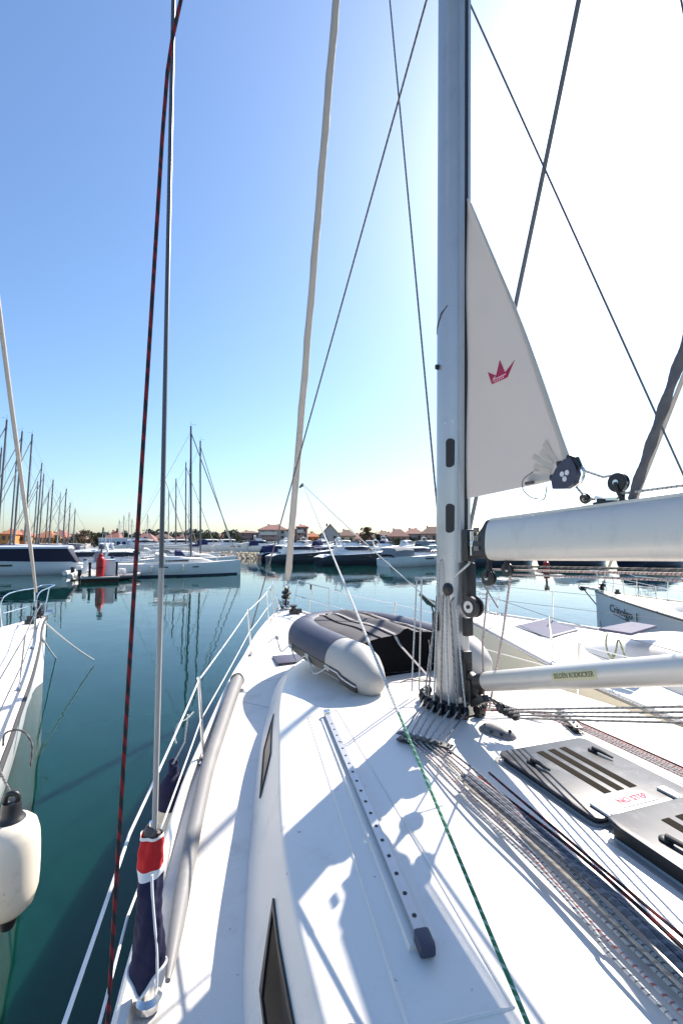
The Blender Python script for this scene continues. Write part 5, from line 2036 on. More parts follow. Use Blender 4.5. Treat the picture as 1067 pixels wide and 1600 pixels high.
# masts of boats laid up ashore
for px, yt, Y, lab in ((186, 812, 128, 'short distant mast leftmost above the blue-white site office'), (193, 805, 127, 'distant mast second from the left above the site office'), (201, 800, 126, 'tallest distant mast above the site office'), (206, 811, 129, 'short distant mast beside the tallest one above the site office'), (230, 803, 127, 'lone distant mast between the flecked rope and the port shroud')):
    p = at(px, 846, Y)
    h = at(px, yt, Y).z
    m = thing('yacht_mast', lab, 'mast', (p.x, p.y, 1.0), 0.3, 'masts of yachts laid up ashore')
    mb = MB()
    mb.tube([(0, 0, 0), (0, 0, h - 1)], 0.11, 8)
    mb.part('mast_tube', ALU, m)
    mb = MB()
    for f in (0.5, 0.78):
        mb.tube([(-0.9, 0, (h - 1) * f), (0.9, 0, (h - 1) * f)], 0.03, 5)
    mb.part('spreader', ALU, m)
    mb = MB()
    mb.tube([(-1.6, 0, 0.3), (-0.85, 0, (h - 1) * 0.5), (0, 0, h - 1)], 0.02, 4)
    mb.tube([(1.6, 0, 0.3), (0.85, 0, (h - 1) * 0.5), (0, 0, h - 1)], 0.02, 4)
    mb.part('rigging', WIRE, m)


# ------------------------------------------------------------------ motor yachts
def motor_yacht(loc, head, L, label, hullm=HULL, top=HULL, fly=True, arch=True, canopy=None, group='motor yachts moored along the far quay', fb=1.5):
    """bow along +Y"""
    B2 = L * 0.145
    root = thing('motor_yacht', label, 'motor yacht', (loc[0], loc[1], 0), R(head), group)
    mb2 = MB()
    rings = []
    for t, w2, zs, rk in ((-0.5, 0.86, 0.72, 0), (-0.42, 0.92, 0.95, 0), (-0.2, 1, 0.98, 0), (0.1, 0.97, 1.08, 0), (0.3, 0.72, 1.2, 0.02), (0.42, 0.38, 1.30, 0.05), (0.5, 0.02, 1.38, 0.0)):
        b = B2 * w2
        f = max(0.0, (t - 0.1) / 0.4)
        half = [(b, zs * fb), (b * (0.97 - 0.1 * f), zs * fb * 0.6), (b * (0.9 - 0.3 * f), 0.1), (b * 0.5, -0.4), (0, -0.5)]
        rings.append([Vector((-x, (t - 0.06 * f * (1 - z / (zs * fb))) * L, z)) for x, z in half] + [Vector((x, (t - 0.06 * f * (1 - z / (zs * fb))) * L, z)) for x, z in half[-2::-1]])
    mb2.loft(rings, closed=False)
    mb2.add(rings[0], [list(range(len(rings[0])))])
    hu = mb2.part('hull', hullm, root, ang=50)
    mb2 = MB()
    mb2.loft([[r[0] + Vector((0.0, 0, 0.0)), Vector((0, r[0].y, r[0].z + 0.10)), r[-1]] for r in rings], closed=False)
    mb2.part('deck', GELD, root, ang=60)
    mb2 = MB()
    for sg in (0, -1):
        mb2.tube([r[sg] + Vector((0, 0, 0.0)) for r in rings], 0.05, 6)
    mb2.part('rubbing_strake', top, hu)
    for k, (y0, w2) in enumerate(((0.02, 0.12), (0.2, 0.08))):
        for sg in (-1, 1):
            mb2 = MB()
            mb2.box((sg * B2 * (0.975 - 0.15 * k), y0 * L, fb * 0.78), (0.05, L * w2, fb * 0.14), sg * (0.0 + 0.22 * k), 0.02)
            mb2.part('hull_window', CABW, hu)
    # superstructure: raked cabin
    def cab(y0, y1, z0, z1, wd, rf, rb, name, m, par):
        mb3 = MB()
        bot = [Vector((-wd, y0, z0)), Vector((wd, y0, z0)), Vector((wd * 0.9, y1, z0)), Vector((-wd * 0.9, y1, z0))]
        tp = [Vector((-wd * 0.82, y0 + rb, z1)), Vector((wd * 0.82, y0 + rb, z1)), Vector((wd * 0.62, y1 - rf, z1)), Vector((-wd * 0.62, y1 - rf, z1))]
        mb3.loft([bot, tp])
        return mb3.part(name, m, par, ang=25)
    z0 = fb
    cb = cab(-L * 0.28, L * 0.26, z0 - 0.1, z0 + 0.55, B2 * 0.85, L * 0.09, 0.0, 'deck_house', top, root)
    cab(-L * 0.24, L * 0.17, z0 + 0.55, z0 + 1.0, B2 * 0.73, L * 0.06, 0.1, 'windscreen', CABW, cb)
    cab(-L * 0.27, -L * 0.13, z0 + 0.5, z0 + 1.1, B2 * 0.78, 0.2, 0.1, 'cabin_pillar', top, cb)
    mb3 = MB()
    rings = []
    for y, w2, z in ((-L * 0.30, 0.6, z0 + 1.08), (-L * 0.2, 0.68, z0 + 1.14), (0, 0.6, z0 + 1.16), (L * 0.1, 0.42, z0 + 1.05)):
        rings.append([Vector((x * B2 * w2, y, z + dz)) for x, dz in ((-1, -0.08), (-0.7, 0.06), (0, 0.10), (0.7, 0.06), (1, -0.08), (0, -0.12))])
    mb3.loft(rings)
    rf = mb3.part('hardtop', top, root, ang=40)
    if fly:
        cab(-L * 0.2, L * 0.02, z0 + 1.12, z0 + 1.62, B2 * 0.58, L * 0.05, 0.0, 'flybridge', top, root)
        cab(-L * 0.05, L * 0.025, z0 + 1.55, z0 + 1.85, B2 * 0.45, L * 0.04, 0.05, 'fly_screen', CABW, root)
    if arch:
        mb3 = MB()
        zt = z0 + (2.1 if fly else 1.75)
        mb3.tube([(-B2 * 0.6, -L * 0.22, z0 + 0.9), (-B2 * 0.5, -L * 0.26, zt), (B2 * 0.5, -L * 0.26, zt), (B2 * 0.6, -L * 0.22, z0 + 0.9)], 0.09, 8)
        mb3.lathe([(0.22, 0), (0.22, 0.12), (0.1, 0.2)], (0, -L * 0.26, zt + 0.05), (0, 0, 1), 12)
        mb3.tube([(0.3, -L * 0.26, zt), (0.3, -L * 0.28, zt + 1.6)], 0.015, 5)
        mb3.part('radar_arch', top, root)
    if canopy:
        mb3 = MB()
        rings = []
        for y, h in ((-L * 0.46, 0.5), (-L * 0.42, 1.25), (-L * 0.3, 1.45), (-L * 0.18, 1.35)):
            rings.append([Vector((x * B2 * 0.86, y, z0 - 0.25 + zz * h)) for x, zz in ((-1, 0.0), (-0.95, 0.75), (-0.7, 1), (0, 1.06), (0.7, 1), (0.95, 0.75), (1, 0.0))])
        mb3.loft(rings, closed=False)
        mb3.part('cockpit_canopy', SPRAY[canopy], root, ang=40)
    mb3 = MB()
    for sg in (-1, 1):
        pts = []
        for t, w2, zs in ((0.05, 0.94, 1.06), (0.2, 0.82, 1.14), (0.32, 0.62, 1.21), (0.42, 0.34, 1.30), (0.485, 0.06, 1.37)):
            p = Vector((sg * B2 * w2, t * L, zs * fb))
            pts.append(p + Vector((0, 0, 0.62)))
            mb3.tube([p, p + Vector((0, 0, 0.62))], 0.016, 5)
        mb3.tube(pts, 0.018, 5)
    mb3.part('bow_rail', STEEL, root)
    return root


my = motor_yacht((at(35, 850, 42).x - 1.8, 43.2), 113, 12.5, 'white motor yacht at the left edge with a navy cockpit canopy and swim platform', HULL, HULL, False, False, None, None, 1.22)
# swim platform and stern fender of that yacht
mb = MB()
mb.box((0, -6.7, 0.42), (3.2, 0.9, 0.12), None, 0.04)
mb.part('swim_platform', GEL, my)
for x, y in ((1.86, -5.4), (1.9, -2.4)):
    mb = MB()
    mb.lathe([(0.06, 0.0), (0.17, -0.06), (0.2, -0.3), (0.17, -0.55), (0.06, -0.62)], (x, y, 1.1), (0, 0, 1), 14)
    mb.part('hung_fender', NAVYC if y < -4 else FEND, my)
mb = MB()
mb.loft([[Vector((sx * 1.62, y + dy * (1 if z > 2 else 0), z)) for sx, z in ((-1, 1.12), (-0.96, 2.5), (0.96, 2.5), (1, 1.12))] for y, dy in ((-5.7, 0.9), (-4.4, 0), (0.5, 0), (3.6, -1.6))])
mb.part('cockpit_enclosure', mat('navy_enclosure', (0.008, 0.009, 0.03), 0.75, var=0.4, vscale=1), my, ang=30)
mb = MB()
mb.loft([[Vector((sx * 1.66, y, z + 2.5)) for sx, z in ((-1, -0.02), (-0.95, 0.16), (-0.5, 0.28), (0.5, 0.28), (0.95, 0.16), (1, -0.02))] for y in (-4.9, -4.6, 0.5, 2.3)])
mb.part('hard_top', mat('top_grey', (0.5, 0.52, 0.55), 0.5, var=0.05), my, ang=40)
for y0, y1, z0, z1, m, nm in ((-0.6, 5.0, 1.05, 1.62, HULL, 'coaming'), (0.2, 3.0, 1.75, 2.3, CABW, 'cabin_window')):
    mb = MB()
    x = 1.66 if nm == 'coaming' else 1.64
    mb.box((x, (y0 + y1) / 2, (z0 + z1) / 2), (0.08, y1 - y0, z1 - z0), None, 0.03)
    mb.part(nm, m, my)
mb = MB()
for k in range(9):
    y = -5.6 + 1.2 * k
    mb.tube([(1.74, y, 1.15), (1.76, y, 1.75)], 0.018, 5)
mb.tube([(1.76, -5.6, 1.75), (1.76, 4.0, 1.75)], 0.018, 5)
mb.part('side_rail', STEEL, my)
mb = MB()
mb.box((1.83, -1.0, 0.72), (0.03, 9.0, 0.05), None, 0.0)
mb.part('hull_stripe', NAVYH, my)
for k in range(4):
    mb = MB()
    y = -4.6 + 1.9 * k
    mb.tube([(1.635, y - 0.5, 1.15), (1.60, y, 2.3), (1.57, y + 0.2, 2.5)], 0.03, 5)
    mb.part('enclosure_hoop', STEEL, my)

QUAY = [
    (474, 68, 62, 11, 'black-hulled motor yacht just right of the rolled headsail', BLACKH, True, None),
    (560, 64, 64, 12.5, 'black-hulled motor yacht with a flybridge, midway between rolled headsail and mast', BLACKH, True, None),
    (655, 60, 58, 12, 'white motor yacht with dark waterline close left of the mast', HULL, False, 'grey'),
    (612, 74, 66, 12, 'white motor yacht showing only its upper works behind the one beside the mast', HULL, True, None),
    (445, 78, 62, 9, 'small navy-hulled motor boat partly behind the rolled headsail', NAVYH, False, 'navy'),
    (520, 82, 66, 11, 'white motor yacht behind the two black hulls', HULL, False, 'navy'),
    (780, 60, 62, 14, 'dark-hulled motor yacht seen below the boom just right of the mast', BLACKH, True, None),
    (905, 63, 60, 14, 'dark-hulled motor yacht seen below the middle of the boom', BLACKH, False, None),
    (1030, 60, 62, 14, 'dark-hulled motor yacht seen below the boom at the right edge', NAVYH, True, 'navy'),
]
for px, Y, hd, L, lab, hm, fl, cn in QUAY:
    p = at(px, 850, Y)
    motor_yacht((p.x, p.y), -hd, L, lab, hm, HULL, fl, fl, cn, fb=1.45 if hm in (BLACKH, NAVYH) else 1.3)
SHOREB = [
    (230, 108, -70, 14, 'white motor yacht ashore left of the port shroud, behind the broadside sailing yacht', HULL, True, None),
    (285, 104, -64, 13, 'long low white motor yacht ashore behind the broadside sailing yacht', HULL, False, None),
    (336, 101, -70, 9, 'white motor boat ashore with a bright navy canopy, right of the tall twin masts', HULL, False, 'navy'),
    (362, 99, -72, 8, 'small white motor boat ashore above the rock breakwater', HULL, False, None),
]
for px, Y, hd, L, lab, hm, fl, cn in SHOREB:
    p = at(px, 850, Y)
    o = motor_yacht((p.x, p.y), hd, L, lab, hm, HULL, fl, False, cn, 'motor boats laid up ashore')
    o.location.z = 1.1

for k in range(9):
    px = 405 + 33 * k + (k * 37 % 11)
    Y = 98 + (k * 29 % 7)
    p = at(px, 850, Y)
    lab = ('small white motor boat on the far quay below the grey apartment block', 'small white motor boat on the far quay left of the tall pinkish block', 'small navy motor boat on the far quay below the tall pinkish block', 'small white motor boat on the far quay below the orange house', 'small white motor boat on the far quay below the pink gable', 'small navy motor boat on the far quay left of the brownish tree', 'small white motor boat on the far quay below the brownish tree', 'small white motor boat on the far quay left of the rose-roofed house', 'small white motor boat on the far quay close left of the mast')[k]
    o = motor_yacht((p.x, p.y + 4), -60 + (k * 53 % 70), 7 + k % 3, lab, NAVYH if k in (2, 5) else HULL, HULL, k % 3 == 0, k % 2 == 0, ('navy', None, 'grey')[k % 3], 'small boats on the far quay', 1.2)
    o.location.z = 1.2

for px, Y, hd, L, hm, cn, lab in ((126, 47, 118, 7.5, HULL, 'grey', 'small white motor boat between the left motor yacht and the pontoon'), (139, 54, 122, 7, HULL, 'navy', 'small white motor boat with a navy cover left of the red cabinet'), (146, 62, 116, 7.5, HULL, None, 'small open white motor boat moored farther along the left side of the pontoon'), (197, 47, -66, 7, HULL, None, 'small white motor boat just behind the dark tender'), (203, 56, -62, 7.5, NAVYH, 'grey', 'small navy motor boat right of the white locker')):
    p = at(px, 850, Y)
    motor_yacht((p.x, p.y), hd, L, lab, hm, HULL, False, True, cn, 'small boats beside the pontoon', 1.05)

# ------------------------------------------------------------------ pontoon with its pedestals
PD = Vector((-0.48, 0.877, 0)).normalized()
PN = Vector((0.877, 0.48, 0))
p0 = on_z(157, 903, 0.35)
p0 = Vector((p0.x, p0.y, 0))
prz = math.atan2(PD.y, PD.x) - PI / 2
pon = thing('pontoon', 'pale concrete pontoon with a dark end face running away between the berths', 'pontoon', p0, prz)
mb = MB()
mb.box((0, 40, 0.36), (2.7, 80, 0.12), None, 0.02)
mb.part('walkway', CONC, pon)
mb = MB()
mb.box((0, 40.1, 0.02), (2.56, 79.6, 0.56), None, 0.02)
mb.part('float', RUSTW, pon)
for sx in (-1.2, 1.2):
    mb = MB()
    for y in (0.5, 6, 12, 18):
        mb.tube([(sx, y - 0.12, 0.5), (sx, y + 0.12, 0.5)], 0.03, 6)
        mb.tube([(sx, y, 0.4), (sx, y, 0.5)], 0.05, 6)
    mb.part('mooring_cleat', WIRE, pon)


def ploc(x, y, z=0.42):
    v = p0 + PN * x + PD * y
    return Vector((v.x, v.y, z))


hy = thing('hose_cabinet', 'red round-topped hose cabinet standing on the pontoon end', 'hose cabinet', ploc(0.0, 0.5), prz)
mb = MB()
mb.lathe([(0.27, 0), (0.30, 0.03), (0.30, 1.25), (0.28, 1.4), (0.2, 1.52), (0.16, 1.54), (0.16, 1.72), (0.10, 1.78)], (0, 0, 0), (0, 0, 1), 20)
mb.part('cabinet_body', REDP, hy)
mb = MB()
mb.box((0, -0.29, 0.72), (0.36, 0.05, 0.16), None, 0.01)
mb.part('cabinet_latch', mat('red_dark', (0.30, 0.01, 0.01), 0.5), hy)
lp = thing('dock_lamp', 'grey domed lamp post behind the red hose cabinet', 'lamp', ploc(0.05, 1.6), prz)
mb = MB()
mb.tube([(0, 0, 0), (0, 0, 2.1)], 0.06, 8)
mb.part('lamp_post', GRYP, lp)
mb = MB()
mb.lathe([(0.10, 0), (0.22, 0.04), (0.22, 0.3), (0.12, 0.42)], (0, 0, 2.1), (0, 0, 1), 14)
mb.part('lamp_head', GRYP, lp)
for x, y, lab in ((-0.72, 0.8, 'dark bollard on the pontoon left of the red cabinet'), (1.15, 0.9, 'dark bollard on the pontoon beside the white locker')):
    mb = MB()
    mb.lathe([(0.13, 0), (0.13, 0.04), (0.09, 0.06), (0.085, 0.95), (0.12, 1.0), (0.11, 1.1)], (0, 0, 0), (0, 0, 1), 12)
    mb.top('bollard', BLK, lab, 'bollard', 'bollards on the pontoon', xf=Matrix.Translation(ploc(x, y)))
lk = thing('dock_locker', 'white locker standing on the pontoon behind the red cabinet', 'locker', ploc(0.62, 1.3), prz)
mb = MB()
mb.box((0, 0, 0.6), (0.8, 0.8, 1.2), None, 0.03)
mb.part('locker_body', HULL, lk)
mb = MB()
mb.box((0, 0, 1.25), (0.88, 0.88, 0.08), None, 0.03)
mb.part('locker_lid', GEL, lk)
for k in range(5):
    s = thing('service_pedestal', ['white service pedestal on the left edge of the pontoon, nearest', 'white service pedestal on the right edge of the pontoon, nearest', 'white service pedestal on the left edge of the pontoon, second away', 'white service pedestal on the right edge of the pontoon, second away', 'farthest white service pedestal on the pontoon'][k], 'pedestal', ploc(-1.1 if k % 2 == 0 else 1.1, 5 + 5 * k), prz, 'service pedestals on the pontoon')
    mb = MB()
    mb.box((0, 0, 0.55), (0.3, 0.3, 1.1), None, 0.04)
    mb.part('pedestal_post', HULL, s)
    mb = MB()
    mb.lathe([(0.14, 0), (0.16, 0.04), (0.16, 0.16), (0.05, 0.22)], (0, 0, 1.1), (0, 0, 1), 12)
    mb.part('pedestal_lamp', SPRAY['navy'] if k % 2 else GRYP, s)


# small tenders moored by the pontoon
def tender(loc, rz, lab, m):
    t = thing('tender', lab, 'tender', loc, rz, 'tenders beside the pontoon')
    mb2 = MB()
    mb2.tube(spline([(-0.7, -1.5, 0.3), (-0.7, 0.4, 0.3), (-0.45, 1.2, 0.38), (0, 1.5, 0.42), (0.45, 1.2, 0.38), (0.7, 0.4, 0.3), (0.7, -1.5, 0.3)], 5), 0.22, 12)
    mb2.part('buoyancy_tube', m, t)
    mb2 = MB()
    mb2.loft([[Vector((x, y, z)) for x, z in ((-0.6, 0.2), (0, -0.05), (0.6, 0.2))] for y in (-1.4, 0.6)], closed=False)
    mb2.part('floor', GRYP, t)
    mb2 = MB()
    mb2.box((0, -1.6, 0.6), (0.3, 0.3, 0.5), None, 0.08)
    mb2.box((0, -1.65, 0.15), (0.12, 0.15, 0.6), None, 0.03)
    mb2.part('outboard', BLK, t)
    mb2 = MB()
    mb2.box((0, 0.0, 0.6), (0.5, 0.5, 0.6), None, 0.1)
    mb2.part('console', GEL, t)


def onwater(px, Y):
    p = at(px, 850, Y)
    return Vector((p.x, p.y, 0))


tender(onwater(131, 38.5), 0.4, 'grey tender with a dark outboard left of the pontoon end', mat('tender_pale', (0.6, 0.58, 0.53), 0.5, var=0.1))
tender(onwater(192, 37.8), -0.6, 'dark tender between the pontoon and the broadside yacht', mat('tender_dark', (0.12, 0.12, 0.14), 0.5, var=0.1))
tender(onwater(126, 42.5), 0.2, 'white tender tucked behind the grey one by the pontoon', HULL)
mark = thing('channel_marker', 'red channel marker standing in the water under the boom', 'marker', onwater(852, 50), 0)
mb = MB()
mb.lathe([(0.32, -0.3), (0.34, 0.5), (0.30, 0.9), (0.12, 1.0), (0.11, 1.7)], (0, 0, 0), (0, 0, 1), 16)
mb.part('marker_body', REDP, mark)
mb = MB()
mb.lathe([(0.24, 0), (0.26, 0.1), (0.26, 0.5), (0.05, 0.6)], (0, 0, 1.7), (0, 0, 1), 12)
mb.part('topmark', REDP, mark)

# ------------------------------------------------------------------ rock breakwater
ROCK = mat('limestone', (0.34, 0.28, 0.20), 0.95, var=0.45, vscale=0.8, bump=0.6, bscale=4, dirt=(0.07, 0.06, 0.05), dirtscale=0.5)
mb = MB()
rr = random.Random(8)
for i in range(420):
    t = rr.random()
    a = Vector((-30.5, 88.5, 0)).lerp(Vector((-10.5, 86, 0)), t)
    lay = rr.random()
    c = a + Vector((rr.uniform(-0.5, 0.5), 0.5 + lay * 3.2, -0.3 + lay * 1.25))
    sz = rr.uniform(0.3, 0.75)
    bm = bmesh.new()
    bmesh.ops.create_icosphere(bm, subdivisions=1, radius=sz)
    for v in bm.verts:
        v.co = Vector((v.co.x * rr.uniform(0.7, 1.25), v.co.y * rr.uniform(0.7, 1.2), v.co.z * rr.uniform(0.5, 0.9)))
    bm.verts.index_update()
    mb.add([v.co + c for v in bm.verts], [[v.index for v in f.verts] for f in bm.faces])
    bm.free()
tag(mb.part('breakwater_rocks', ROCK, None, ang=20), 'heaped pale rocks of the low breakwater on the far shore', 'rocks', kind='stuff')

# ------------------------------------------------------------------ houses on the far shore
WALLS = {k: mat('wall_' + k, v, 0.9, var=0.08, vscale=0.6, dirt=[c * 0.8 for c in v], dirtscale=0.3) for k, v in {'pink': (0.42, 0.29, 0.245), 'grey': (0.40, 0.40, 0.40), 'cream': (0.62, 0.50, 0.36), 'orange': (0.62, 0.26, 0.07), 'white': (0.62, 0.60, 0.56), 'rose': (0.36, 0.235, 0.215)}.items()}
ROOFS = {k: mat('tiles_' + k, v, 0.9, var=0.2, vscale=1.2, bump=0.4, bscale=6) for k, v in {'red': (0.28, 0.105, 0.075), 'rose': (0.26, 0.125, 0.105), 'brown': (0.17, 0.10, 0.08), 'orange': (0.36, 0.13, 0.055)}.items()}
WINM = mat('window_dark', (0.03, 0.035, 0.045), 0.2, var=0.3)


def house(px0, px1, ytop, Y, wall, rf, floors, lab, gable=False, roof_f=0.28, balc=False, depth=9, chim=1):
    a, b2 = at(px0, 850, Y), at(px1, 850, Y)
    wd = b2.x - a.x
    ztop = at(px0, ytop, Y).z
    z0 = 1.0
    h = ztop - z0
    hw = h * (1 - roof_f)
    root = thing('house', lab, 'building', ((a.x + b2.x) / 2, Y + depth / 2, z0), -math.atan2((a.x + b2.x) / 2, Y) * 0.5, 'buildings along the far shore')
    mb2 = MB()
    mb2.box((0, 0, hw / 2), (wd, depth, hw))
    wl = mb2.part('wall', WALLS[wall], root)
    o = 0.35
    mb2 = MB()
    if gable:
        pr = [Vector((-wd / 2 - o, 0, hw - 0.1)), Vector((0, 0, h)), Vector((wd / 2 + o, 0, hw - 0.1)), Vector((wd / 2 + o - 0.1, 0, hw - 0.3)), Vector((0, 0, h - 0.25)), Vector((-wd / 2 - o + 0.1, 0, hw - 0.3))]
        mb2.loft([[p + Vector((0, y, 0)) for p in pr] for y in (-depth / 2 - o, depth / 2 + o)])
        g = MB()
        g.sheet([(-wd / 2, -depth / 2, hw), (wd / 2, -depth / 2, hw), (0, -depth / 2, h - 0.2)], 0.2, (0, 1, 0))
        g.part('gable', WALLS[wall], wl)
    else:
        r2 = min(wd, depth) * 0.35
        bot = [Vector((sx * (wd / 2 + o), sy * (depth / 2 + o), hw - 0.05)) for sx, sy in ((-1, -1), (1, -1), (1, 1), (-1, 1))]
        bt2 = [p + Vector((0, 0, 0.18)) for p in bot]
        tp = [Vector((sx * max(0.3, wd / 2 - r2), sy * 0.25, h)) for sx, sy in ((-1, -1), (1, -1), (1, 1), (-1, 1))]
        mb2.loft([bot, bt2, tp])
    ro = mb2.part('roof', ROOFS[rf], root, ang=15)
    for c in range(chim):
        mb2 = MB()
        mb2.box((wd * (-0.2 + 0.35 * c), 0.9, h * 0.97), (0.55, 0.5, 1.0), None, 0.03)
        mb2.part('chimney', WALLS['rose'], ro)
    nw = max(2, int(wd / 2.6))
    fh = hw / floors
    proto = None
    for f in range(floors):
        for k in range(nw):
            x = -wd / 2 + wd * (k + 0.5) / nw
            z = fh * (f + 0.52)
            if proto is None:
                mb2 = MB()
                mb2.box((0, 0, 0), (0.95, 0.1, min(1.5, fh * 0.55)), None, 0.0)
                proto = mb2.part('window', WINM, root)
                wo = proto
            else:
                wo = proto.copy()
                COL.objects.link(wo)
            wo.location = (x, -depth / 2 - 0.03, z)
    if balc:
        for f in range(1, floors):
            mb2 = MB()
            z = fh * f
            mb2.box((-wd * 0.12, -depth / 2 - 0.6, z), (wd * 0.6, 1.2, 0.15))
            mb2.box((-wd * 0.12, -depth / 2 - 1.15, z + 0.5), (wd * 0.6, 0.08, 0.9))
            mb2.part('balcony', WALLS['white'] if f % 2 else WALLS['rose'], root)
    return root


house(370, 402, 829, 152, 'rose', 'brown', 3, 'brownish apartment house leftmost of the central group on the far shore', balc=True, roof_f=0.15)
house(402, 447, 819, 146, 'grey', 'rose', 4, 'largest grey apartment block with a rose-red roof left of the rolled headsail', balc=True, roof_f=0.24, chim=2)
house(445, 463, 824, 150, 'rose', 'brown', 4, 'narrow rose apartment wing directly behind the rolled headsail', roof_f=0.12)
house(462, 479, 819, 147, 'pink', 'red', 4, 'tall pinkish apartment block with a sunlit side right of the rolled headsail', roof_f=0.12, balc=True)
house(479, 497, 832, 155, 'orange', 'orange', 2, 'small orange house between the two apartment blocks')
house(501, 530, 818, 143, 'grey', 'rose', 3, 'grey house with a pink gable midway along the far shore', gable=True, roof_f=0.45)
house(529, 555, 827, 146, 'cream', 'brown', 2, 'cream house right of the pink-gabled one', roof_f=0.35)
house(592, 612, 829, 158, 'white', 'brown', 2, 'pale house right of the round brown tree')
house(608, 640, 826, 150, 'rose', 'rose', 2, 'long rose-roofed house with a grey front left of the mast', roof_f=0.4)
house(634, 664, 825, 156, 'grey', 'rose', 2, 'grey house with twin chimneys close left of the mast', roof_f=0.3, chim=2)
house(660, 700, 822, 152, 'pink', 'brown', 2, 'pink house partly hidden by the mast', roof_f=0.35)
house(-6, 12, 826, 140, 'orange', 'orange', 2, 'orange house at the very left edge')
house(12, 30, 828, 146, 'orange', 'red', 2, 'bright orange house second from the left edge', roof_f=0.3)
house(49, 73, 829, 140, 'orange', 'orange', 2, 'orange-roofed house behind the third mast of the left row', roof_f=0.4)
house(73, 94, 828, 150, 'rose', 'red', 2, 'red-roofed rose house behind the fifth mast of the left row', roof_f=0.4)
house(158, 180, 829, 138, 'pink', 'red', 2, 'red-roofed house with a dark chimney behind the site office', roof_f=0.5)
house(205, 236, 833, 150, 'white', 'rose', 1, 'low rose-roofed house between the flecked rope and the shroud', roof_f=0.5)
house(262, 305, 835, 160, 'cream', 'rose', 1, 'long low rose-roofed building behind the tall twin masts', roof_f=0.5)
house(20, 40, 831, 158, 'cream', 'orange', 2, 'cream house with an orange roof between the second and third masts', roof_f=0.35)

house(232, 262, 834, 158, 'grey', 'brown', 2, 'grey low house just behind the port shroud', roof_f=0.35)
house(100, 124, 833, 152, 'grey', 'brown', 2, 'low grey house behind the pale mast of the left row', roof_f=0.4)
house(306, 330, 836, 165, 'white', 'brown', 1, 'low white house right of the twin masts', roof_f=0.45)
house(334, 358, 834, 166, 'rose', 'rose', 2, 'small rose house left of the brownish apartment house', roof_f=0.35)
house(553, 570, 833, 160, 'white', 'red', 2, 'small white house left of the round brown tree', roof_f=0.4)
house(574, 594, 836, 156, 'cream', 'brown', 1, 'low cream house under the round brown tree', roof_f=0.45)
rr = random.Random(21)
mb = MB()
for k in range(900):
    px = rr.uniform(-60, 745)
    Y = rr.uniform(162, 186)
    p = at(px, 850, Y)
    h = 3.6 + 1.6 * abs(math.sin(px * 0.043 + 1)) * rr.uniform(0.85, 1.05) + (2.4 if 225 < px < 370 else 1.4)
    for i in range(26):
        d = Vector((rr.gauss(0, 1), rr.gauss(0, 1), rr.gauss(0, 1))).normalized() * rr.random() ** 0.4
        q = Vector((p.x + d.x * 2.2, p.y + d.y * 2, 0.8 + max(0.1, h * (0.55 + 0.45 * d.z))))
        e1 = Vector((rr.gauss(0, 1), rr.gauss(0, 1), rr.gauss(0, 1))).normalized() * 0.45
        e2 = e1.orthogonal() * 0.8
        mb.add([q - e1, q + e2, q + e1, q - e2], [[0, 1, 2, 3]])
tag(mb.part('treeline', mat('leaves_belt', (0.07, 0.075, 0.045), 0.9, var=0.5, vscale=0.12), None), 'low belt of trees and scrub along the far shore behind the houses', 'trees', kind='stuff')

# site office: blue-white prefab
a, b2 = at(151, 850, 112), at(209, 850, 112)
of = thing('site_office', 'long pale blue prefab office on the shore behind the pontoon', 'building', ((a.x + b2.x) / 2, 115, 1.0), 0.18)
wd = b2.x - a.x
mb = MB()
mb.box((0, 0, 1.6), (wd, 4, 3.0))
mb.part('wall', mat('pale_blue_panel', (0.42, 0.50, 0.62), 0.6, var=0.06, vscale=1), of)
mb = MB()
mb.box((0, 0, 3.2), (wd + 0.3, 4.3, 0.2))
mb.part('roof', HULL, of)
pr = None
for k in range(7):
    if pr is None:
        mb = MB()
        mb.box((0, 0, 0), (0.8, 0.08, 0.9))
        pr = wo = mb.part('window', SPRAY['navy'], of)
    else:
        wo = pr.copy()
        COL.objects.link(wo)
    wo.location = (-wd / 2 + wd * (k + 0.5) / 7, -2.02, 1.9)

# ------------------------------------------------------------------ trees
LEAF = {k: mat('leaves_' + k, v, 0.8, var=0.45, vscale=0.7) for k, v in {'olive': (0.075, 0.085, 0.03), 'dark': (0.03, 0.042, 0.02), 'brown': (0.12, 0.075, 0.035)}.items()}
BARK = mat('bark', (0.09, 0.065, 0.045), 0.95, var=0.3)


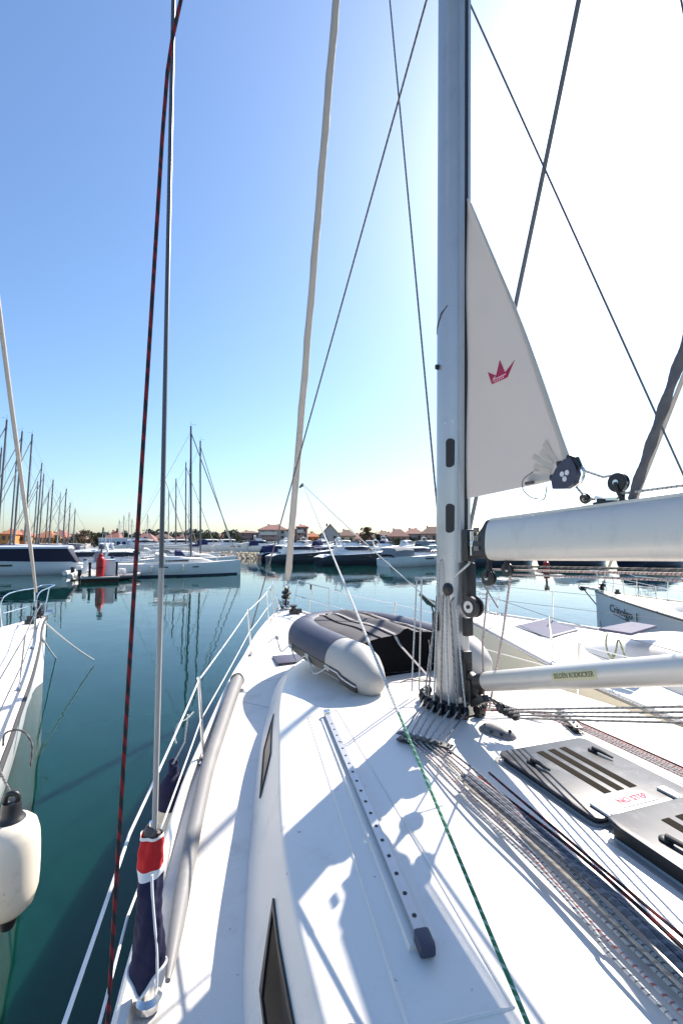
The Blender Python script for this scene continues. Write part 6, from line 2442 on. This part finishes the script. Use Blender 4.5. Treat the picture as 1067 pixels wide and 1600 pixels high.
def tree_proto(kind, h, w2, seed, shape):
    rr = random.Random(seed)
    t = bpy.data.objects.new('tree', None)
    COL.objects.link(t)
    mb2 = MB()
    mb2.tube([(0, 0, -0.2), (0.05 * h, 0, h * 0.3), (0.02 * h, 0.02 * h, h * 0.75)], [0.035 * h, 0.025 * h, 0.008 * h], 7)
    for k in range(6):
        a = rr.uniform(0, 2 * PI)
        z = h * rr.uniform(0.3, 0.6)
        mb2.tube([(0.04 * h, 0, z), (0.25 * w2 * math.cos(a), 0.25 * w2 * math.sin(a), z + 0.12 * h), (0.4 * w2 * math.cos(a), 0.4 * w2 * math.sin(a), z + 0.25 * h)], [0.014 * h, 0.009 * h, 0.004 * h], 5)
    mb2.part('trunk', BARK, t)
    mb2 = MB()
    clumps = []
    for k in range(16 if shape != 'cone' else 12):
        if shape == 'cone':
            z = h * (0.1 + 0.88 * k / 12)
            r = w2 * 0.5 * (1 - 0.85 * k / 12)
            clumps.append((Vector((rr.uniform(-0.1, 0.1), rr.uniform(-0.1, 0.1), z)), r, h * 0.1))
        else:
            a = rr.uniform(0, 2 * PI)
            q = rr.random() ** 0.6 * 0.36 * w2
            z = h * rr.uniform(0.38, 0.88)
            q *= 1 - 0.5 * max(0, (z / h - 0.6) / 0.4)
            clumps.append((Vector((q * math.cos(a), q * math.sin(a), z)), w2 * rr.uniform(0.13, 0.24), h * rr.uniform(0.09, 0.15)))
    for c, r, hh in clumps:
        for i in range(70):
            d = Vector((rr.gauss(0, 1), rr.gauss(0, 1), rr.gauss(0, 1))).normalized() * (rr.random() ** 0.4)
            p = c + Vector((d.x * r, d.y * r, d.z * hh))
            s = 0.05 * h * rr.uniform(0.5, 1.1)
            q = Vector((rr.gauss(0, 1), rr.gauss(0, 1), rr.gauss(0, 1))).normalized()
            e1 = q.orthogonal().normalized() * s
            e2 = q.cross(e1).normalized() * s * 0.6
            mb2.add([p - e1, p + e2, p + e1, p - e2], [[0, 1, 2, 3]])
    cr = mb2.part('crown', LEAF[kind], t)
    return t


protos = {}
TREES = [
    (571, 822, 150, 'brown', 'round', 34, 'large round brownish tree on the skyline right of the houses'),
    (589, 833, 150, 'dark', 'round', 20, 'small dark tree right of the large brownish one'),
    (134, 827, 132, 'brown', 'round', 30, 'broad brown tree left of the red-roofed house'),
    (116, 833, 136, 'olive', 'round', 20, 'small olive tree right of the pale mast'),
    (147, 832, 140, 'olive', 'round', 18, 'olive tree between the broad brown tree and the red roof'),
    (161, 824, 142, 'dark', 'cone', 6, 'dark cypress rising over the red-roofed house'),
    (183, 826, 142, 'dark', 'cone', 8, 'dark cypress right of the red-roofed house'),
    (196, 828, 146, 'dark', 'round', 18, 'dark tree above the right end of the site office'),
    (320, 833, 158, 'olive', 'round', 26, 'olive tree just right of the tall twin masts'),
    (338, 834, 160, 'olive', 'round', 24, 'olive tree second to the right of the tall twin masts'),
    (356, 835, 154, 'dark', 'round', 24, 'dark green tree left of the brownish apartment house'),
    (372, 836, 148, 'olive', 'round', 18, 'olive tree below the brownish apartment house'),
    (395, 838, 140, 'dark', 'round', 16, 'low dark tree between the brownish and grey apartment blocks'),
    (488, 829, 162, 'dark', 'round', 14, 'dark tree behind the small orange house'),
    (602, 838, 132, 'dark', 'round', 22, 'dark tree in front of the rose-roofed house'),
    (622, 839, 128, 'olive', 'round', 20, 'olive tree in front of the rose-roofed house'),
    (645, 838, 130, 'dark', 'round', 24, 'dark tree below the twin-chimney house'),
    (668, 839, 128, 'dark', 'round', 24, 'dark tree close left of the mast on the shore'),
    (44, 836, 134, 'olive', 'round', 16, 'low olive tree behind the second mast of the left row'),
    (90, 834, 138, 'olive', 'round', 18, 'olive tree behind the sixth mast of the left row'),
    (220, 838, 140, 'dark', 'round', 20, 'dark tree between the flecked rope and the port shroud'),
    (255, 838, 144, 'dark', 'round', 22, 'dark tree just behind the port shroud'),
    (300, 838, 146, 'olive', 'round', 18, 'olive tree behind the twin masts'),
    (800, 836, 150, 'dark', 'round', 40, 'dark tree on the shore hidden behind the boom'),
    (930, 838, 150, 'olive', 'round', 40, 'olive tree on the shore hidden behind the boom'),
]
for i, (px, yt, Y, kind, shape, wpx, lab) in enumerate(TREES):
    if px > 740:
        continue
    h = at(px, yt, Y).z - 1.0
    w2 = wpx / 700 * Y
    key = (kind, shape, i % 2)
    if key not in protos:
        protos[key] = tree_proto(kind, 10.0, 10.0 if shape != 'cone' else 2.4, 20 + i, shape)
        t = protos[key]
    else:
        t = copy_tree(protos[key])
    p = at(px, 850, Y)
    t.location = (p.x, p.y, 1.0)
    t.scale = (w2 / (10.0 if shape != 'cone' else 2.4), w2 / (10.0 if shape != 'cone' else 2.4), h / 10.0)
    t.rotation_euler = (0, 0, i * 1.3)
    tag(t, lab, 'tree', 'trees on the far shore')
